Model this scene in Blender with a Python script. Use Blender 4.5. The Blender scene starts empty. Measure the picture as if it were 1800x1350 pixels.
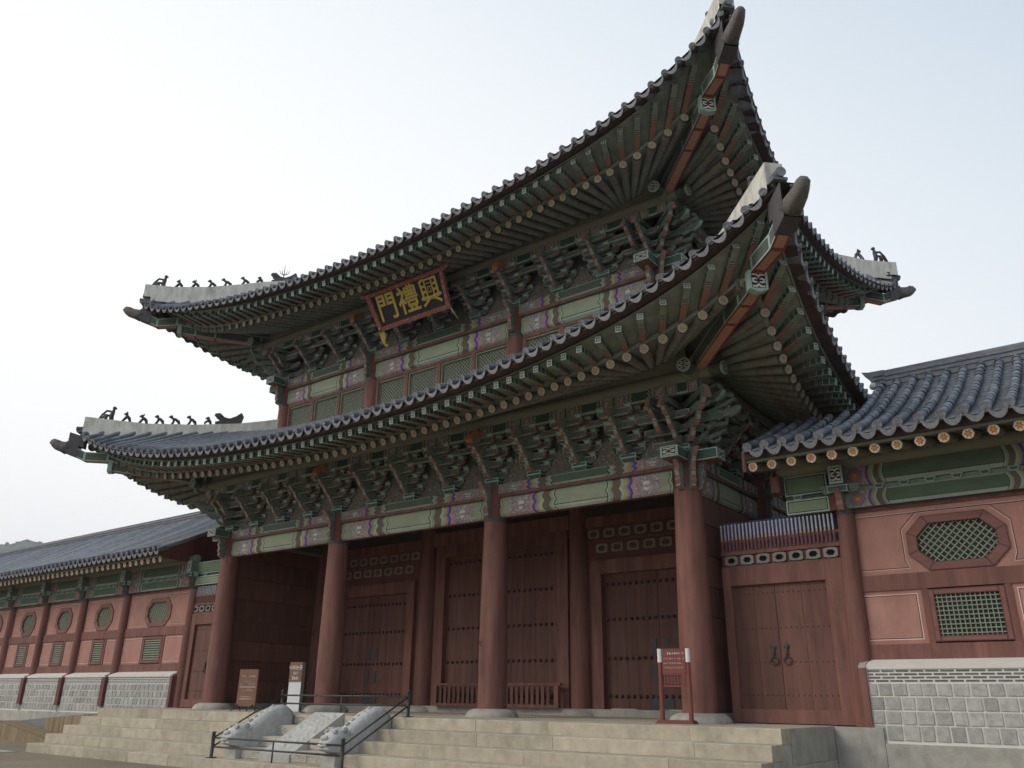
import bpy, math, random
from mathutils import Matrix, Vector
random.seed(7)
pi = math.pi
S = bpy.context.scene
COL = S.collection

# ------------------------------------------------------------------ camera
L, D = 18.395, 8.875                      # gate column grid: x 0..L, y 0..D (front row at y=0), z=0 platform top
CAM_YAW, CAM_PITCH, CAM_ROLL, CAM_F = 0.6491, 0.3691, 0.0129, 1434.34
cam_d = bpy.data.cameras.new('camera'); cam = bpy.data.objects.new('camera', cam_d); COL.objects.link(cam)
cam_d.sensor_width = 36.0; cam_d.lens = CAM_F / 1800 * 36.0
cam_d.clip_start = 0.05; cam_d.clip_end = 9000
_f = Vector((-math.sin(CAM_YAW) * math.cos(CAM_PITCH), math.cos(CAM_YAW) * math.cos(CAM_PITCH), math.sin(CAM_PITCH)))
_r = Vector((math.cos(CAM_YAW), math.sin(CAM_YAW), 0)); _u = _r.cross(_f)
_r2 = math.cos(CAM_ROLL) * _r + math.sin(CAM_ROLL) * _u; _u2 = -math.sin(CAM_ROLL) * _r + math.cos(CAM_ROLL) * _u
_m = Matrix((_r2, _u2, -_f)).transposed().to_4x4(); _m.translation = Vector((26.702, -18.072, 0.43))
cam.matrix_world = _m
S.camera = cam

# ------------------------------------------------------------------ light
SUN_EL, SUN_AZ = math.radians(38), math.radians(215)   # azimuth: direction of the sun, clockwise from +y
EXPOSURE = 0.22
W = bpy.data.worlds.new('World'); S.world = W; W.use_nodes = True
nt = W.node_tree; nt.nodes.clear()
wo = nt.nodes.new('ShaderNodeOutputWorld'); bg = nt.nodes.new('ShaderNodeBackground')
sky = nt.nodes.new('ShaderNodeTexSky'); sky.sky_type = 'NISHITA'; sky.sun_disc = False
sky.sun_elevation = SUN_EL; sky.sun_rotation = SUN_AZ; sky.dust_density = 3.0; sky.air_density = 1.0
tc = nt.nodes.new('ShaderNodeTexCoord')
dotn = nt.nodes.new('ShaderNodeVectorMath'); dotn.operation = 'DOT_PRODUCT'
dotn.inputs[1].default_value = Vector((0.6, 0.0, 0.8))      # thin veil, densest low in the west
nt.links.new(tc.outputs['Generated'], dotn.inputs[0])
rmp = nt.nodes.new('ShaderNodeMapRange'); rmp.inputs[1].default_value = -0.15; rmp.inputs[2].default_value = 0.62
nt.links.new(dotn.outputs['Value'], rmp.inputs[0])
vm = nt.nodes.new('ShaderNodeMix'); vm.data_type = 'RGBA'
vm.inputs[6].default_value = (10.9, 10.9, 10.8, 1); vm.inputs[7].default_value = (5.2, 6.3, 7.4, 1)
pw = nt.nodes.new('ShaderNodeMath'); pw.operation = 'POWER'; pw.inputs[1].default_value = 1.5
nt.links.new(rmp.outputs[0], pw.inputs[0]); nt.links.new(pw.outputs[0], vm.inputs[0])
mx = nt.nodes.new('ShaderNodeMix'); mx.data_type = 'RGBA'; mx.inputs[0].default_value = 0.9
nt.links.new(sky.outputs[0], mx.inputs[6]); nt.links.new(vm.outputs[2], mx.inputs[7])
nt.links.new(mx.outputs[2], bg.inputs[0]); bg.inputs[1].default_value = 0.1
nt.links.new(bg.outputs[0], wo.inputs[0])
sun_d = bpy.data.lights.new('sun', 'SUN'); sun = bpy.data.objects.new('sun', sun_d); COL.objects.link(sun)
sun_d.energy = 1.25; sun_d.angle = math.radians(25); sun_d.color = (1.0, 0.93, 0.82)
_sd = Vector((math.sin(SUN_AZ) * math.cos(SUN_EL), math.cos(SUN_AZ) * math.cos(SUN_EL), math.sin(SUN_EL)))
sun.rotation_euler = _sd.to_track_quat('Z', 'Y').to_euler()
sun.location = (0, -40, 40)
S.view_settings.view_transform = 'Standard'; S.view_settings.look = 'None'
S.view_settings.exposure = EXPOSURE; S.view_settings.gamma = 1.0; S.view_settings.use_curve_mapping = False
S.render.engine = 'CYCLES'
S.cycles.max_bounces = 6; S.cycles.diffuse_bounces = 4

# ------------------------------------------------------------------ node helper
class G:
    def __init__(s, name, rough=0.7, spec=0.3):
        s.mat = bpy.data.materials.new(name); s.mat.use_nodes = True; s.nt = s.mat.node_tree
        s.b = s.nt.nodes['Principled BSDF']; s.b.inputs['Roughness'].default_value = rough
        s.b.inputs['Specular IOR Level'].default_value = spec
        s._c = {}
    def n(s, t): return s.nt.nodes.new(t)
    def put(s, sock, v):
        if hasattr(v, 'is_output'): s.nt.links.new(v, sock)
        elif v is not None:
            if isinstance(v, (tuple, list)) and len(v) == 3 and len(sock.default_value) == 4: v = (*v, 1)
            sock.default_value = v
    def m(s, op, a, b=None, c=None, clamp=False):
        x = s.n('ShaderNodeMath'); x.operation = op; x.use_clamp = clamp
        s.put(x.inputs[0], a); s.put(x.inputs[1], b); s.put(x.inputs[2], c); return x.outputs[0]
    def mix(s, f, a, b, blend='MIX'):
        x = s.n('ShaderNodeMix'); x.data_type = 'RGBA'; x.blend_type = blend
        s.put(x.inputs[0], f); s.put(x.inputs[6], a); s.put(x.inputs[7], b); return x.outputs[2]
    def scale(s, col, f):
        x = s.n('ShaderNodeVectorMath'); x.operation = 'SCALE'
        if hasattr(col, 'is_output'): s.nt.links.new(col, x.inputs[0])
        else: x.inputs[0].default_value = col[:3]
        s.put(x.inputs[3], f); return x.outputs[0]
    def rng(s, v, a, b, c, d):
        x = s.n('ShaderNodeMapRange'); s.put(x.inputs[0], v)
        for i, q in enumerate((a, b, c, d)): x.inputs[i + 1].default_value = q
        return x.outputs[0]
    def uv(s, name='UVMap'):
        if name not in s._c:
            u = s.n('ShaderNodeUVMap'); u.uv_map = name; q = s.n('ShaderNodeSeparateXYZ'); s.nt.links.new(u.outputs[0], q.inputs[0])
            s._c[name] = (q.outputs[0], q.outputs[1])
        return s._c[name]
    def rand(s):
        if 'rand' not in s._c: s._c['rand'] = s.n('ShaderNodeObjectInfo').outputs['Random']
        return s._c['rand']
    def co(s, st=(1, 1, 1)):
        k = ('co', st)
        if k not in s._c:
            t = s.n('ShaderNodeTexCoord').outputs['Object']
            a = s.n('ShaderNodeVectorMath'); a.operation = 'MULTIPLY'; s.nt.links.new(t, a.inputs[0]); a.inputs[1].default_value = st
            r = s.n('ShaderNodeCombineXYZ')
            for i in range(3): s.nt.links.new(s.m('MULTIPLY', s.rand(), 37.0 + 11 * i), r.inputs[i])
            b = s.n('ShaderNodeVectorMath'); s.nt.links.new(a.outputs[0], b.inputs[0]); s.nt.links.new(r.outputs[0], b.inputs[1])
            s._c[k] = b.outputs[0]
        return s._c[k]
    def noise(s, scale, detail=4, st=(1, 1, 1), rough=0.6):
        x = s.n('ShaderNodeTexNoise'); x.inputs['Scale'].default_value = scale; x.inputs['Detail'].default_value = detail
        x.inputs['Roughness'].default_value = rough; s.nt.links.new(s.co(st), x.inputs['Vector']); return x.outputs['Fac']
    def edge(s):
        if 'edge' not in s._c:
            u, v = s.uv(); w, h = s.uv('Size')
            du = s.m('MULTIPLY', s.m('MINIMUM', u, s.m('SUBTRACT', 1.0, u)), w)
            dv = s.m('MULTIPLY', s.m('MINIMUM', v, s.m('SUBTRACT', 1.0, v)), h)
            s._c['edge'] = s.m('MINIMUM', du, dv)
        return s._c['edge']
    def polar(s):
        if 'pol' not in s._c:
            u, v = s.uv(); x = s.m('MULTIPLY_ADD', u, 2.0, -1.0); y = s.m('MULTIPLY_ADD', v, 2.0, -1.0)
            r = s.m('SQRT', s.m('ADD', s.m('MULTIPLY', x, x), s.m('MULTIPLY', y, y)))
            s._c['pol'] = (r, s.m('ARCTAN2', y, x), x, y)
        return s._c['pol']
    def lt(s, a, b): return s.m('LESS_THAN', a, b)
    def fin(s, col, amt=0.15, sc=5, rand=0.0, bump=0.0, bsc=30, st=(1, 1, 1), stain=0.0):
        n1 = s.rng(s.noise(sc, 5, st), 0.3, 0.7, 1 - amt, 1 + amt)
        f = n1
        if rand: f = s.m('MULTIPLY', f, s.m('MULTIPLY_ADD', s.rand(), 2 * rand, 1 - rand))
        if stain:
            n2 = s.rng(s.noise(sc * 0.37, 6, (1, 1, 0.35), 0.7), 0.52, 0.72, 1.0, 1 - stain); f = s.m('MULTIPLY', f, n2)
        s.put(s.b.inputs['Base Color'], s.scale(col, f))
        if bump:
            b = s.n('ShaderNodeBump'); b.inputs['Strength'].default_value = min(1, bump); b.inputs['Distance'].default_value = 0.02
            s.nt.links.new(s.noise(bsc, 4, st), b.inputs['Height']); s.nt.links.new(b.outputs[0], s.b.inputs['Normal'])
        return s.mat

# palette (linear base colours)
RED = (0.2, 0.09, 0.071); REDD = (0.13, 0.05, 0.043); PINKW = (0.42, 0.215, 0.175); GRN = (0.225, 0.238, 0.2); GRND = (0.075, 0.105, 0.086)
MINT = (0.30, 0.42, 0.36); PINK = (0.29, 0.15, 0.125); ORG = (0.42, 0.17, 0.07); TILE = (0.15, 0.155, 0.18); CREAM = (0.46, 0.39, 0.28)
PANEL = (0.37, 0.41, 0.28); BLK = (0.02, 0.022, 0.025); WHT = (0.7, 0.69, 0.64)

def simple(name, col, rough=0.7, border=None, **k):
    g = G(name, rough)
    c = col
    if border:
        d = g.edge()
        for w, bc in sorted(border, reverse=True): c = g.mix(g.lt(d, w), c if hasattr(c, 'is_output') else (*c, 1), (*bc, 1))
    return g.fin(c, **k)

M = {}
M['red'] = simple('red_wood', RED, 0.68, amt=0.28, sc=5, rand=0.08, bump=0.35, bsc=22, st=(1, 1, 0.09), stain=0.35)
M['red2'] = simple('red_board', (0.155, 0.074, 0.057), 0.7, amt=0.22, sc=6, rand=0.14, bump=0.35, bsc=24, st=(1, 1, 0.08), stain=0.2)
M['redb'] = simple('red_bordered', RED, 0.6, border=[(0.02, (0.12, 0.045, 0.04))], amt=0.16, sc=4, rand=0.08, bump=0.1, st=(0.2, 0.2, 1))
M['dkred'] = simple('dark_red_wood', (0.16, 0.06, 0.052), 0.7, amt=0.2, sc=3, rand=0.1, bump=0.1, st=(1, 1, 0.2))
M['eaveb'] = simple('eave_board', (0.075, 0.05, 0.045), 0.7, amt=0.25, sc=3)
M['pinkw'] = simple('pink_plaster', PINKW, 0.9, border=None, amt=0.12, sc=2, rand=0.03, bump=0.25, bsc=40, stain=0.2)
def pink_panel():
    g = G('pink_panel', 0.85); d = g.edge()
    c = g.mix(g.lt(d, 0.085), (*PINKW, 1), (*(0.40, 0.19, 0.155), 1))
    c = g.mix(g.lt(g.m('ABSOLUTE', g.m('SUBTRACT', d, 0.093)), 0.009), c, (0.7, 0.55, 0.5, 1))
    c = g.mix(g.lt(g.m('ABSOLUTE', g.m('SUBTRACT', d, 0.112)), 0.008), c, (0.09, 0.045, 0.05, 1))
    return g.fin(c, amt=0.13, sc=2, rand=0.05, bump=0.25, bsc=40, stain=0.2)
M['pinkp'] = pink_panel()
M['pinkl'] = simple('pink_paint', PINK, 0.6, amt=0.2, sc=8)
M['grn'] = simple('green_wood', GRN, 0.7, amt=0.2, sc=5, rand=0.1)
M['grnd'] = simple('dark_green_wood', GRND, 0.7, amt=0.2, sc=5)
M['olive'] = simple('olive_board', (0.195, 0.19, 0.145), 0.75, amt=0.12, sc=3, st=(0.3, 1, 1))
M['soff'] = simple('soffit_board', (0.22, 0.24, 0.205), 0.8, amt=0.25, sc=2.5, stain=0.2)
M['strip'] = simple('eave_strip', (0.2, 0.22, 0.19), 0.7, amt=0.15, sc=4)
M['gedge'] = simple('green_edged', (0.06, 0.105, 0.08), 0.65, border=[(0.016, MINT), (0.026, (0.03, 0.03, 0.03))], amt=0.15, sc=9, rand=0.12)
M['gedge2'] = simple('green_edged_wide', (0.07, 0.12, 0.092), 0.65, border=[(0.028, MINT), (0.042, (0.02, 0.02, 0.02))], amt=0.12, sc=6, rand=0.08)
M['armf'] = simple('arm_face', (0.125, 0.155, 0.135), 0.7, border=[(0.02, (0.4, 0.43, 0.38)), (0.032, (0.2, 0.1, 0.09))], amt=0.2, sc=9, rand=0.15)
M['panelg'] = simple('green_panel', (0.13, 0.19, 0.12), 0.65, border=[(0.03, MINT), (0.052, BLK)], amt=0.1, sc=4, bump=0.05, st=(0.2, 1, 1))
M['panell'] = simple('green_panel_light', (0.25, 0.3, 0.19), 0.65, border=[(0.03, (0.45, 0.55, 0.46)), (0.05, BLK)], amt=0.1, sc=4, bump=0.05, st=(0.2, 1, 1))
M['mint'] = simple('mint_paint', MINT, 0.6, amt=0.12, sc=8)
M['tile'] = simple('roof_tile', (0.18, 0.19, 0.215), 0.72, amt=0.26, sc=5, rand=0.26, bump=0.2, bsc=40, stain=0.35)
M['tileend'] = simple('tile_end', (0.23, 0.23, 0.255), 0.7, border=[(0.02, (0.33, 0.33, 0.35))], amt=0.3, sc=18, rand=0.12, bump=0.5, bsc=45)
M['plast'] = simple('white_plaster', (0.62, 0.60, 0.54), 0.9, amt=0.2, sc=5, bump=0.35, bsc=14, stain=0.45, st=(1, 1, 0.3))
M['clay'] = simple('dark_clay', (0.075, 0.068, 0.07), 0.6, amt=0.25, sc=9, rand=0.1)
M['tusk'] = simple('clay_tusk', (0.13, 0.115, 0.105), 0.65, amt=0.3, sc=12, bump=0.6, bsc=26)
M['iron'] = simple('iron_band', (0.075, 0.068, 0.07), 0.5, amt=0.15, sc=5)
M['orange'] = simple('hip_rafter_belly', (0.42, 0.225, 0.14), 0.65, amt=0.12, sc=5, border=[(0.05, (0.2, 0.05, 0.045))])
M['hipside'] = simple('hip_rafter_side', (0.1, 0.12, 0.1), 0.65, amt=0.15, sc=5, border=[(0.045, MINT), (0.06, BLK)])
M['stone'] = simple('step_stone', (0.445, 0.39, 0.3), 0.9, amt=0.16, sc=4, rand=0.11, bump=0.45, bsc=55, stain=0.26)
M['stoneg'] = simple('grey_stone', (0.4, 0.38, 0.335), 0.9, amt=0.18, sc=3, rand=0.1, bump=0.4, bsc=40, stain=0.3)
M['granite'] = simple('white_granite', (0.49, 0.475, 0.44), 0.85, amt=0.1, sc=9, bump=0.5, bsc=26, stain=0.08)
M['carvst'] = simple('carved_step_stone', (0.47, 0.43, 0.36), 0.9, amt=0.13, sc=5, rand=0.06, bump=0.3, bsc=50, stain=0.15)
M['block'] = simple('wall_block', (0.41, 0.395, 0.365), 0.92, amt=0.2, sc=9, rand=0.17, bump=0.55, bsc=30, stain=0.22)
M['mortar'] = simple('white_mortar', (0.68, 0.66, 0.6), 0.9, amt=0.06, sc=3, bump=0.1)
M['brick'] = simple('grey_brick', (0.145, 0.14, 0.14), 0.85, amt=0.2, sc=9, rand=0.2)
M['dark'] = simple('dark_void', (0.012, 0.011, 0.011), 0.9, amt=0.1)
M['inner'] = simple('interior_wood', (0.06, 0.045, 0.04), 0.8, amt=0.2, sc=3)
M['metal'] = simple('grey_iron_plate', (0.075, 0.073, 0.075), 0.5, amt=0.15, sc=6)
M['stud'] = simple('stud_iron', (0.075, 0.036, 0.032), 0.35, amt=0.15, sc=9)
M['rail'] = simple('barrier_paint', (0.06, 0.058, 0.06), 0.45, amt=0.2, sc=6)
M['lattice'] = simple('lattice_green', (0.25, 0.275, 0.2), 0.7, amt=0.12, sc=5)
M['latback'] = simple('lattice_dark', (0.028, 0.034, 0.03), 0.5, amt=0.3, sc=2)
M['frameo'] = simple('olive_frame', (0.24, 0.26, 0.175), 0.7, amt=0.1, sc=5)
M['signred'] = simple('sign_red', (0.2, 0.06, 0.05), 0.5, amt=0.08, sc=4)
M['signbr'] = simple('sign_brown', (0.23, 0.12, 0.075), 0.5, amt=0.08, sc=4)
M['signol'] = simple('sign_olive', (0.24, 0.17, 0.08), 0.5, amt=0.08, sc=4)
M['white'] = simple('white_paint', (0.72, 0.72, 0.7), 0.5, amt=0.04, sc=4)
M['sgrey'] = simple('sign_grey', (0.22, 0.23, 0.215), 0.45, amt=0.06, sc=4)
M['gold'] = simple('gold_leaf', (0.55, 0.40, 0.10), 0.45, amt=0.1, sc=8)
M['ink'] = simple('black_lacquer', (0.035, 0.03, 0.036), 0.4, amt=0.1, sc=4)
M['wslat'] = simple('ramp_slat', (0.27, 0.2, 0.12), 0.8, amt=0.25, sc=6, rand=0.2, st=(1, 1, 0.2))
M['deck'] = simple('ramp_deck', (0.2, 0.205, 0.19), 0.8, amt=0.12, sc=2)
M['picket'] = simple('picket_blue_white', (0.42, 0.42, 0.48), 0.6, amt=0.1, sc=5)
M['pickback'] = None

def m_ground():
    g = G('sandy_ground', 0.95)
    a = g.noise(0.25, 6); b = g.noise(9, 6)
    c = g.mix(g.rng(a, 0.35, 0.65, 0, 1), (0.2, 0.163, 0.11, 1), (0.27, 0.225, 0.16, 1))
    return g.fin(g.scale(c, g.rng(b, 0.3, 0.7, 0.85, 1.15)), amt=0.15, sc=40, bump=0.4, bsc=90)
M['ground'] = m_ground()
def m_hill():
    g = G('wooded_hill', 0.95)
    c = g.mix(g.rng(g.noise(0.02, 6), 0.4, 0.6, 0, 1), (0.03, 0.045, 0.025, 1), (0.07, 0.075, 0.05, 1)); return g.fin(c, amt=0.3, sc=0.08)
M['hill'] = m_hill()
def m_rosette():      # cream rafter-end flower
    g = G('rafter_rosette', 0.7); r, t, x, y = g.polar()
    c = (*CREAM, 1)
    w = g.m('COSINE', g.m('MULTIPLY', t, 6.0))
    pet = g.lt(g.m('ABSOLUTE', g.m('SUBTRACT', r, g.m('MULTIPLY_ADD', w, 0.13, 0.5))), 0.055)
    c = g.mix(pet, c, (0.13, 0.075, 0.055, 1))
    c = g.mix(g.lt(g.m('ABSOLUTE', g.m('SUBTRACT', r, 0.2)), 0.05), c, (0.2, 0.1, 0.06, 1))
    c = g.mix(g.m('GREATER_THAN', r, g.m('MULTIPLY_ADD', g.m('ABSOLUTE', g.m('COSINE', g.m('MULTIPLY', t, 6.0))), 0.07, 0.86)), c, (0.1, 0.1, 0.07, 1))
    return g.fin(c, amt=0.15, sc=12, rand=0.1)
M['rosette'] = m_rosette()
def m_flower():
    g = G('orange_flower_end', 0.7); r, t, x, y = g.polar()
    lob = g.m('ABSOLUTE', g.m('COSINE', g.m('MULTIPLY', t, 4.0)))
    c = g.mix(g.lt(r, g.m('MULTIPLY_ADD', lob, 0.1, 0.88)), (0.2, 0.185, 0.13, 1), (0.66, 0.6, 0.5, 1))
    p = g.m('ABSOLUTE', g.m('COSINE', g.m('MULTIPLY', t, 3.0)))
    c = g.mix(g.lt(r, g.m('MULTIPLY_ADD', p, 0.35, 0.38)), c, (0.55, 0.2, 0.05, 1))
    c = g.mix(g.lt(r, 0.22), c, (0.62, 0.38, 0.06, 1))
    return g.fin(c, amt=0.12, sc=12, rand=0.08)
M['flower'] = m_flower()
def m_emblem(name, sq):
    g = G(name, 0.65); r, t, x, y = g.polar()
    k = 6.0 if sq else 8.0
    ax = g.m('ABSOLUTE', x); ay = g.m('ABSOLUTE', y)
    rr = g.m('MAXIMUM', ax, ay) if sq else r
    sp = g.m('COSINE', g.m('ADD', g.m('MULTIPLY', g.m('ARCTAN2', ay, ax), k), g.m('MULTIPLY', r, 9.0)))
    pat = g.m('MULTIPLY', g.m('GREATER_THAN', sp, 0.1), g.m('MULTIPLY', g.lt(rr, 0.66), g.m('GREATER_THAN', rr, 0.14)))
    c = g.mix(pat, (0.02, 0.018, 0.022, 1), (0.6, 0.56, 0.5, 1))
    c = g.mix(g.m('GREATER_THAN', rr, 0.74), c, (*MINT, 1))
    return g.fin(c, amt=0.1, sc=10)
M['emb'] = m_emblem('white_scroll_disc', False); M['embsq'] = m_emblem('white_scroll_square', True)
def m_flyend():
    g = G('flying_rafter_end', 0.65); r, t, x, y = g.polar()
    ax = g.m('ABSOLUTE', x); ay = g.m('ABSOLUTE', y); rr = g.m('MAXIMUM', ax, ay)
    c = g.mix(g.m('GREATER_THAN', rr, 0.62), (0.05, 0.07, 0.06, 1), (0.5, 0.56, 0.5, 1))
    c = g.mix(g.m('MULTIPLY', g.lt(ay, 0.16), g.m('GREATER_THAN', ax, 0.1)), c, (0.5, 0.56, 0.5, 1))
    c = g.mix(g.m('MULTIPLY', g.lt(ax, 0.2), g.lt(ay, 0.45)), c, (0.5, 0.56, 0.5, 1))
    return g.fin(c, amt=0.15, sc=14, rand=0.15)
M['flyend'] = m_flyend()
def ramp_const(g, v, stops):
    x = g.n('ShaderNodeValToRGB'); cr = x.color_ramp; cr.interpolation = 'CONSTANT'
    while len(cr.elements) > 1: cr.elements.remove(cr.elements[-1])
    cr.elements[0].position = 0; cr.elements[0].color = (*stops[0][1], 1)
    for p, c in stops[1:]:
        e = cr.elements.new(p); e.color = (*c, 1)
    g.nt.links.new(v, x.inputs[0]); return x.outputs[0]
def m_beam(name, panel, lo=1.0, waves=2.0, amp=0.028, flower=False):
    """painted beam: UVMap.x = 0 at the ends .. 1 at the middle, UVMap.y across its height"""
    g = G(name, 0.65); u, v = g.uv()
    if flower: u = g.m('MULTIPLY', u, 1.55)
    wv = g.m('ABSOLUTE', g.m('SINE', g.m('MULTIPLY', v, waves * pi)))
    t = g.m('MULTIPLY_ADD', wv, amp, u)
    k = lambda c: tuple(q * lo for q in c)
    st = [(0, k((0.16, 0.2, 0.11))), (0.022, k((0.36, 0.42, 0.3))), (0.04, k((0.03, 0.05, 0.02))), (0.05, k((0.3, 0.34, 0.24))), (0.12, k((0.33, 0.32, 0.24))),
          (0.41, k((0.52, 0.27, 0.24))), (0.44, k((0.1, 0.07, 0.3))), (0.47, k((0.25, 0.26, 0.42))), (0.5, k((0.52, 0.38, 0.1))), (0.535, k((0.36, 0.52, 0.46))), (0.565, k((0.17, 0.13, 0.09))),
          (0.655, k((0.32, 0.36, 0.27))), (0.69, k((0.40, 0.52, 0.38))), (0.71, k((0.03, 0.06, 0.015))), (0.722, k(panel))]
    c = ramp_const(g, t, st)
    # busy flower field
    vo = g.n('ShaderNodeTexVoronoi'); vo.inputs['Scale'].default_value = 26; g.nt.links.new(g.co(), vo.inputs['Vector'])
    sep = g.n('ShaderNodeSeparateColor'); g.nt.links.new(vo.outputs['Color'], sep.inputs[0])
    busy = ramp_const(g, sep.outputs[0], [(0, k((0.3, 0.32, 0.25))), (0.22, k((0.36, 0.26, 0.33))), (0.42, k((0.2, 0.19, 0.3))), (0.58, k((0.38, 0.34, 0.24))), (0.74, k((0.4, 0.22, 0.18))), (0.88, k((0.5, 0.5, 0.44)))])
    inb = g.m('MULTIPLY', g.m('GREATER_THAN', u, 0.12), g.lt(t, 0.41))
    c = g.mix(inb, c, busy)
    # white rosette
    du = g.m('MULTIPLY', g.m('SUBTRACT', u, 0.27), 11.0); dv = g.m('MULTIPLY', g.m('SUBTRACT', v, 0.5), 1.5)
    rr = g.m('ADD', g.m('MULTIPLY', du, du), g.m('MULTIPLY', dv, dv))
    hole = g.m('GREATER_THAN', g.m('COSINE', g.m('MULTIPLY', v, 22.0)), -0.2)
    c = g.mix(g.m('MULTIPLY', g.lt(rr, 0.16), hole), c, k((0.62, 0.6, 0.54)) + (1,))
    if flower:
        x = g.m('MULTIPLY', g.m('SUBTRACT', u, 0.22), 3.1); y = g.m('SUBTRACT', v, 0.5)
        r = g.m('SQRT', g.m('ADD', g.m('MULTIPLY', x, x), g.m('MULTIPLY', y, y))); th = g.m('ARCTAN2', y, x)
        pt = g.m('ABSOLUTE', g.m('COSINE', g.m('MULTIPLY', th, 4.0)))
        c = g.mix(g.lt(r, 0.4), c, (0.12, 0.13, 0.19, 1))
        c = g.mix(g.lt(r, g.m('MULTIPLY_ADD', pt, 0.15, 0.15)), c, (0.36, 0.11, 0.06, 1))
        c = g.mix(g.lt(r, 0.09), c, (0.3, 0.26, 0.12, 1))
    # panel outline along top and bottom
    inp = g.m('GREATER_THAN', t, 0.722)
    c = g.mix(g.m('MULTIPLY', inp, g.m('MAXIMUM', g.lt(v, 0.2), g.m('GREATER_THAN', v, 0.93))), c, k((0.40, 0.47, 0.38)) + (1,))
    c = g.mix(g.m('MULTIPLY', inp, g.m('MULTIPLY', g.m('GREATER_THAN', v, 0.2), g.lt(v, 0.235))), c, (0.03, 0.05, 0.02, 1))
    return g.fin(c, amt=0.12, sc=5, bump=0.05, st=(0.3, 1, 1))
M['beam'] = m_beam('painted_beam', PANEL)
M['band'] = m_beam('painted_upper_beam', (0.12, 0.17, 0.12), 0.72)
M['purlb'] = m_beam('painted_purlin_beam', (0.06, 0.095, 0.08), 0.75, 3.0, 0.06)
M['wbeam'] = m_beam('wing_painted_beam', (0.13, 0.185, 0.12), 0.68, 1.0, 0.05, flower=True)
def m_scroll(name, base, line, sc, lo=0.055):
    g = G(name, 0.7)
    vo = g.n('ShaderNodeTexVoronoi'); vo.feature = 'DISTANCE_TO_EDGE'; vo.inputs['Scale'].default_value = sc; g.nt.links.new(g.co(), vo.inputs['Vector'])
    n = g.noise(sc * 0.6, 3)
    wv = g.m('ABSOLUTE', g.m('SINE', g.m('ADD', g.m('MULTIPLY', n, 38.0), g.m('MULTIPLY', vo.outputs['Distance'], 20.0))))
    c = g.mix(g.lt(wv, 0.22), (*base, 1), (*line, 1))
    return g.fin(c, amt=0.2, sc=6, rand=0.12)
M['scroll'] = m_scroll('green_scrollwork', (0.13, 0.16, 0.135), (0.4, 0.46, 0.4), 6)
M['floral'] = m_scroll('grey_floral_board', (0.13, 0.115, 0.095), (0.36, 0.34, 0.29), 3.6)
M['busyd'] = m_scroll('rafter_band', (0.215, 0.205, 0.165), (0.17, 0.1, 0.075), 12)
M['relief'] = None
def m_relief():
    g = G('carved_stone', 0.9)
    n = g.noise(7, 3); w = g.m('ABSOLUTE', g.m('SINE', g.m('MULTIPLY', n, 30.0)))
    b = g.n('ShaderNodeBump'); b.inputs['Strength'].default_value = 0.6; b.inputs['Distance'].default_value = 0.025
    g.nt.links.new(w, b.inputs['Height']); mt = g.fin((0.5, 0.46, 0.4), amt=0.12, sc=8, rand=0.05)
    g.nt.links.new(b.outputs[0], g.b.inputs['Normal']); return mt
M['relief'] = m_relief()
def m_flag():
    g = G('picket_paint', 0.6); u, v = g.uv()
    c = ramp_const(g, v, [(0, (0.2, 0.06, 0.05)), (0.40, (0.5, 0.33, 0.24)), (0.52, (0.42, 0.43, 0.5)), (0.95, (0.6, 0.6, 0.62))]); return g.fin(c, amt=0.1, sc=6)
M['picket'] = m_flag()
def m_speck():
    g = G('red_speckled_frame', 0.6)
    vo = g.n('ShaderNodeTexVoronoi'); vo.inputs['Scale'].default_value = 30; g.nt.links.new(g.co(), vo.inputs['Vector'])
    sep = g.n('ShaderNodeSeparateColor'); g.nt.links.new(vo.outputs['Color'], sep.inputs[0])
    c = ramp_const(g, sep.outputs[0], [(0, (0.3, 0.085, 0.06)), (0.55, (0.36, 0.12, 0.07)), (0.78, (0.4, 0.3, 0.24)), (0.88, (0.16, 0.08, 0.16))]); return g.fin(c, amt=0.12, sc=6)
M['speck'] = m_speck()
M['pickback'] = simple('blue_cloth', (0.1, 0.12, 0.24), 0.8, amt=0.5, sc=1.2, st=(1.5, 1, 0.2))

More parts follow.
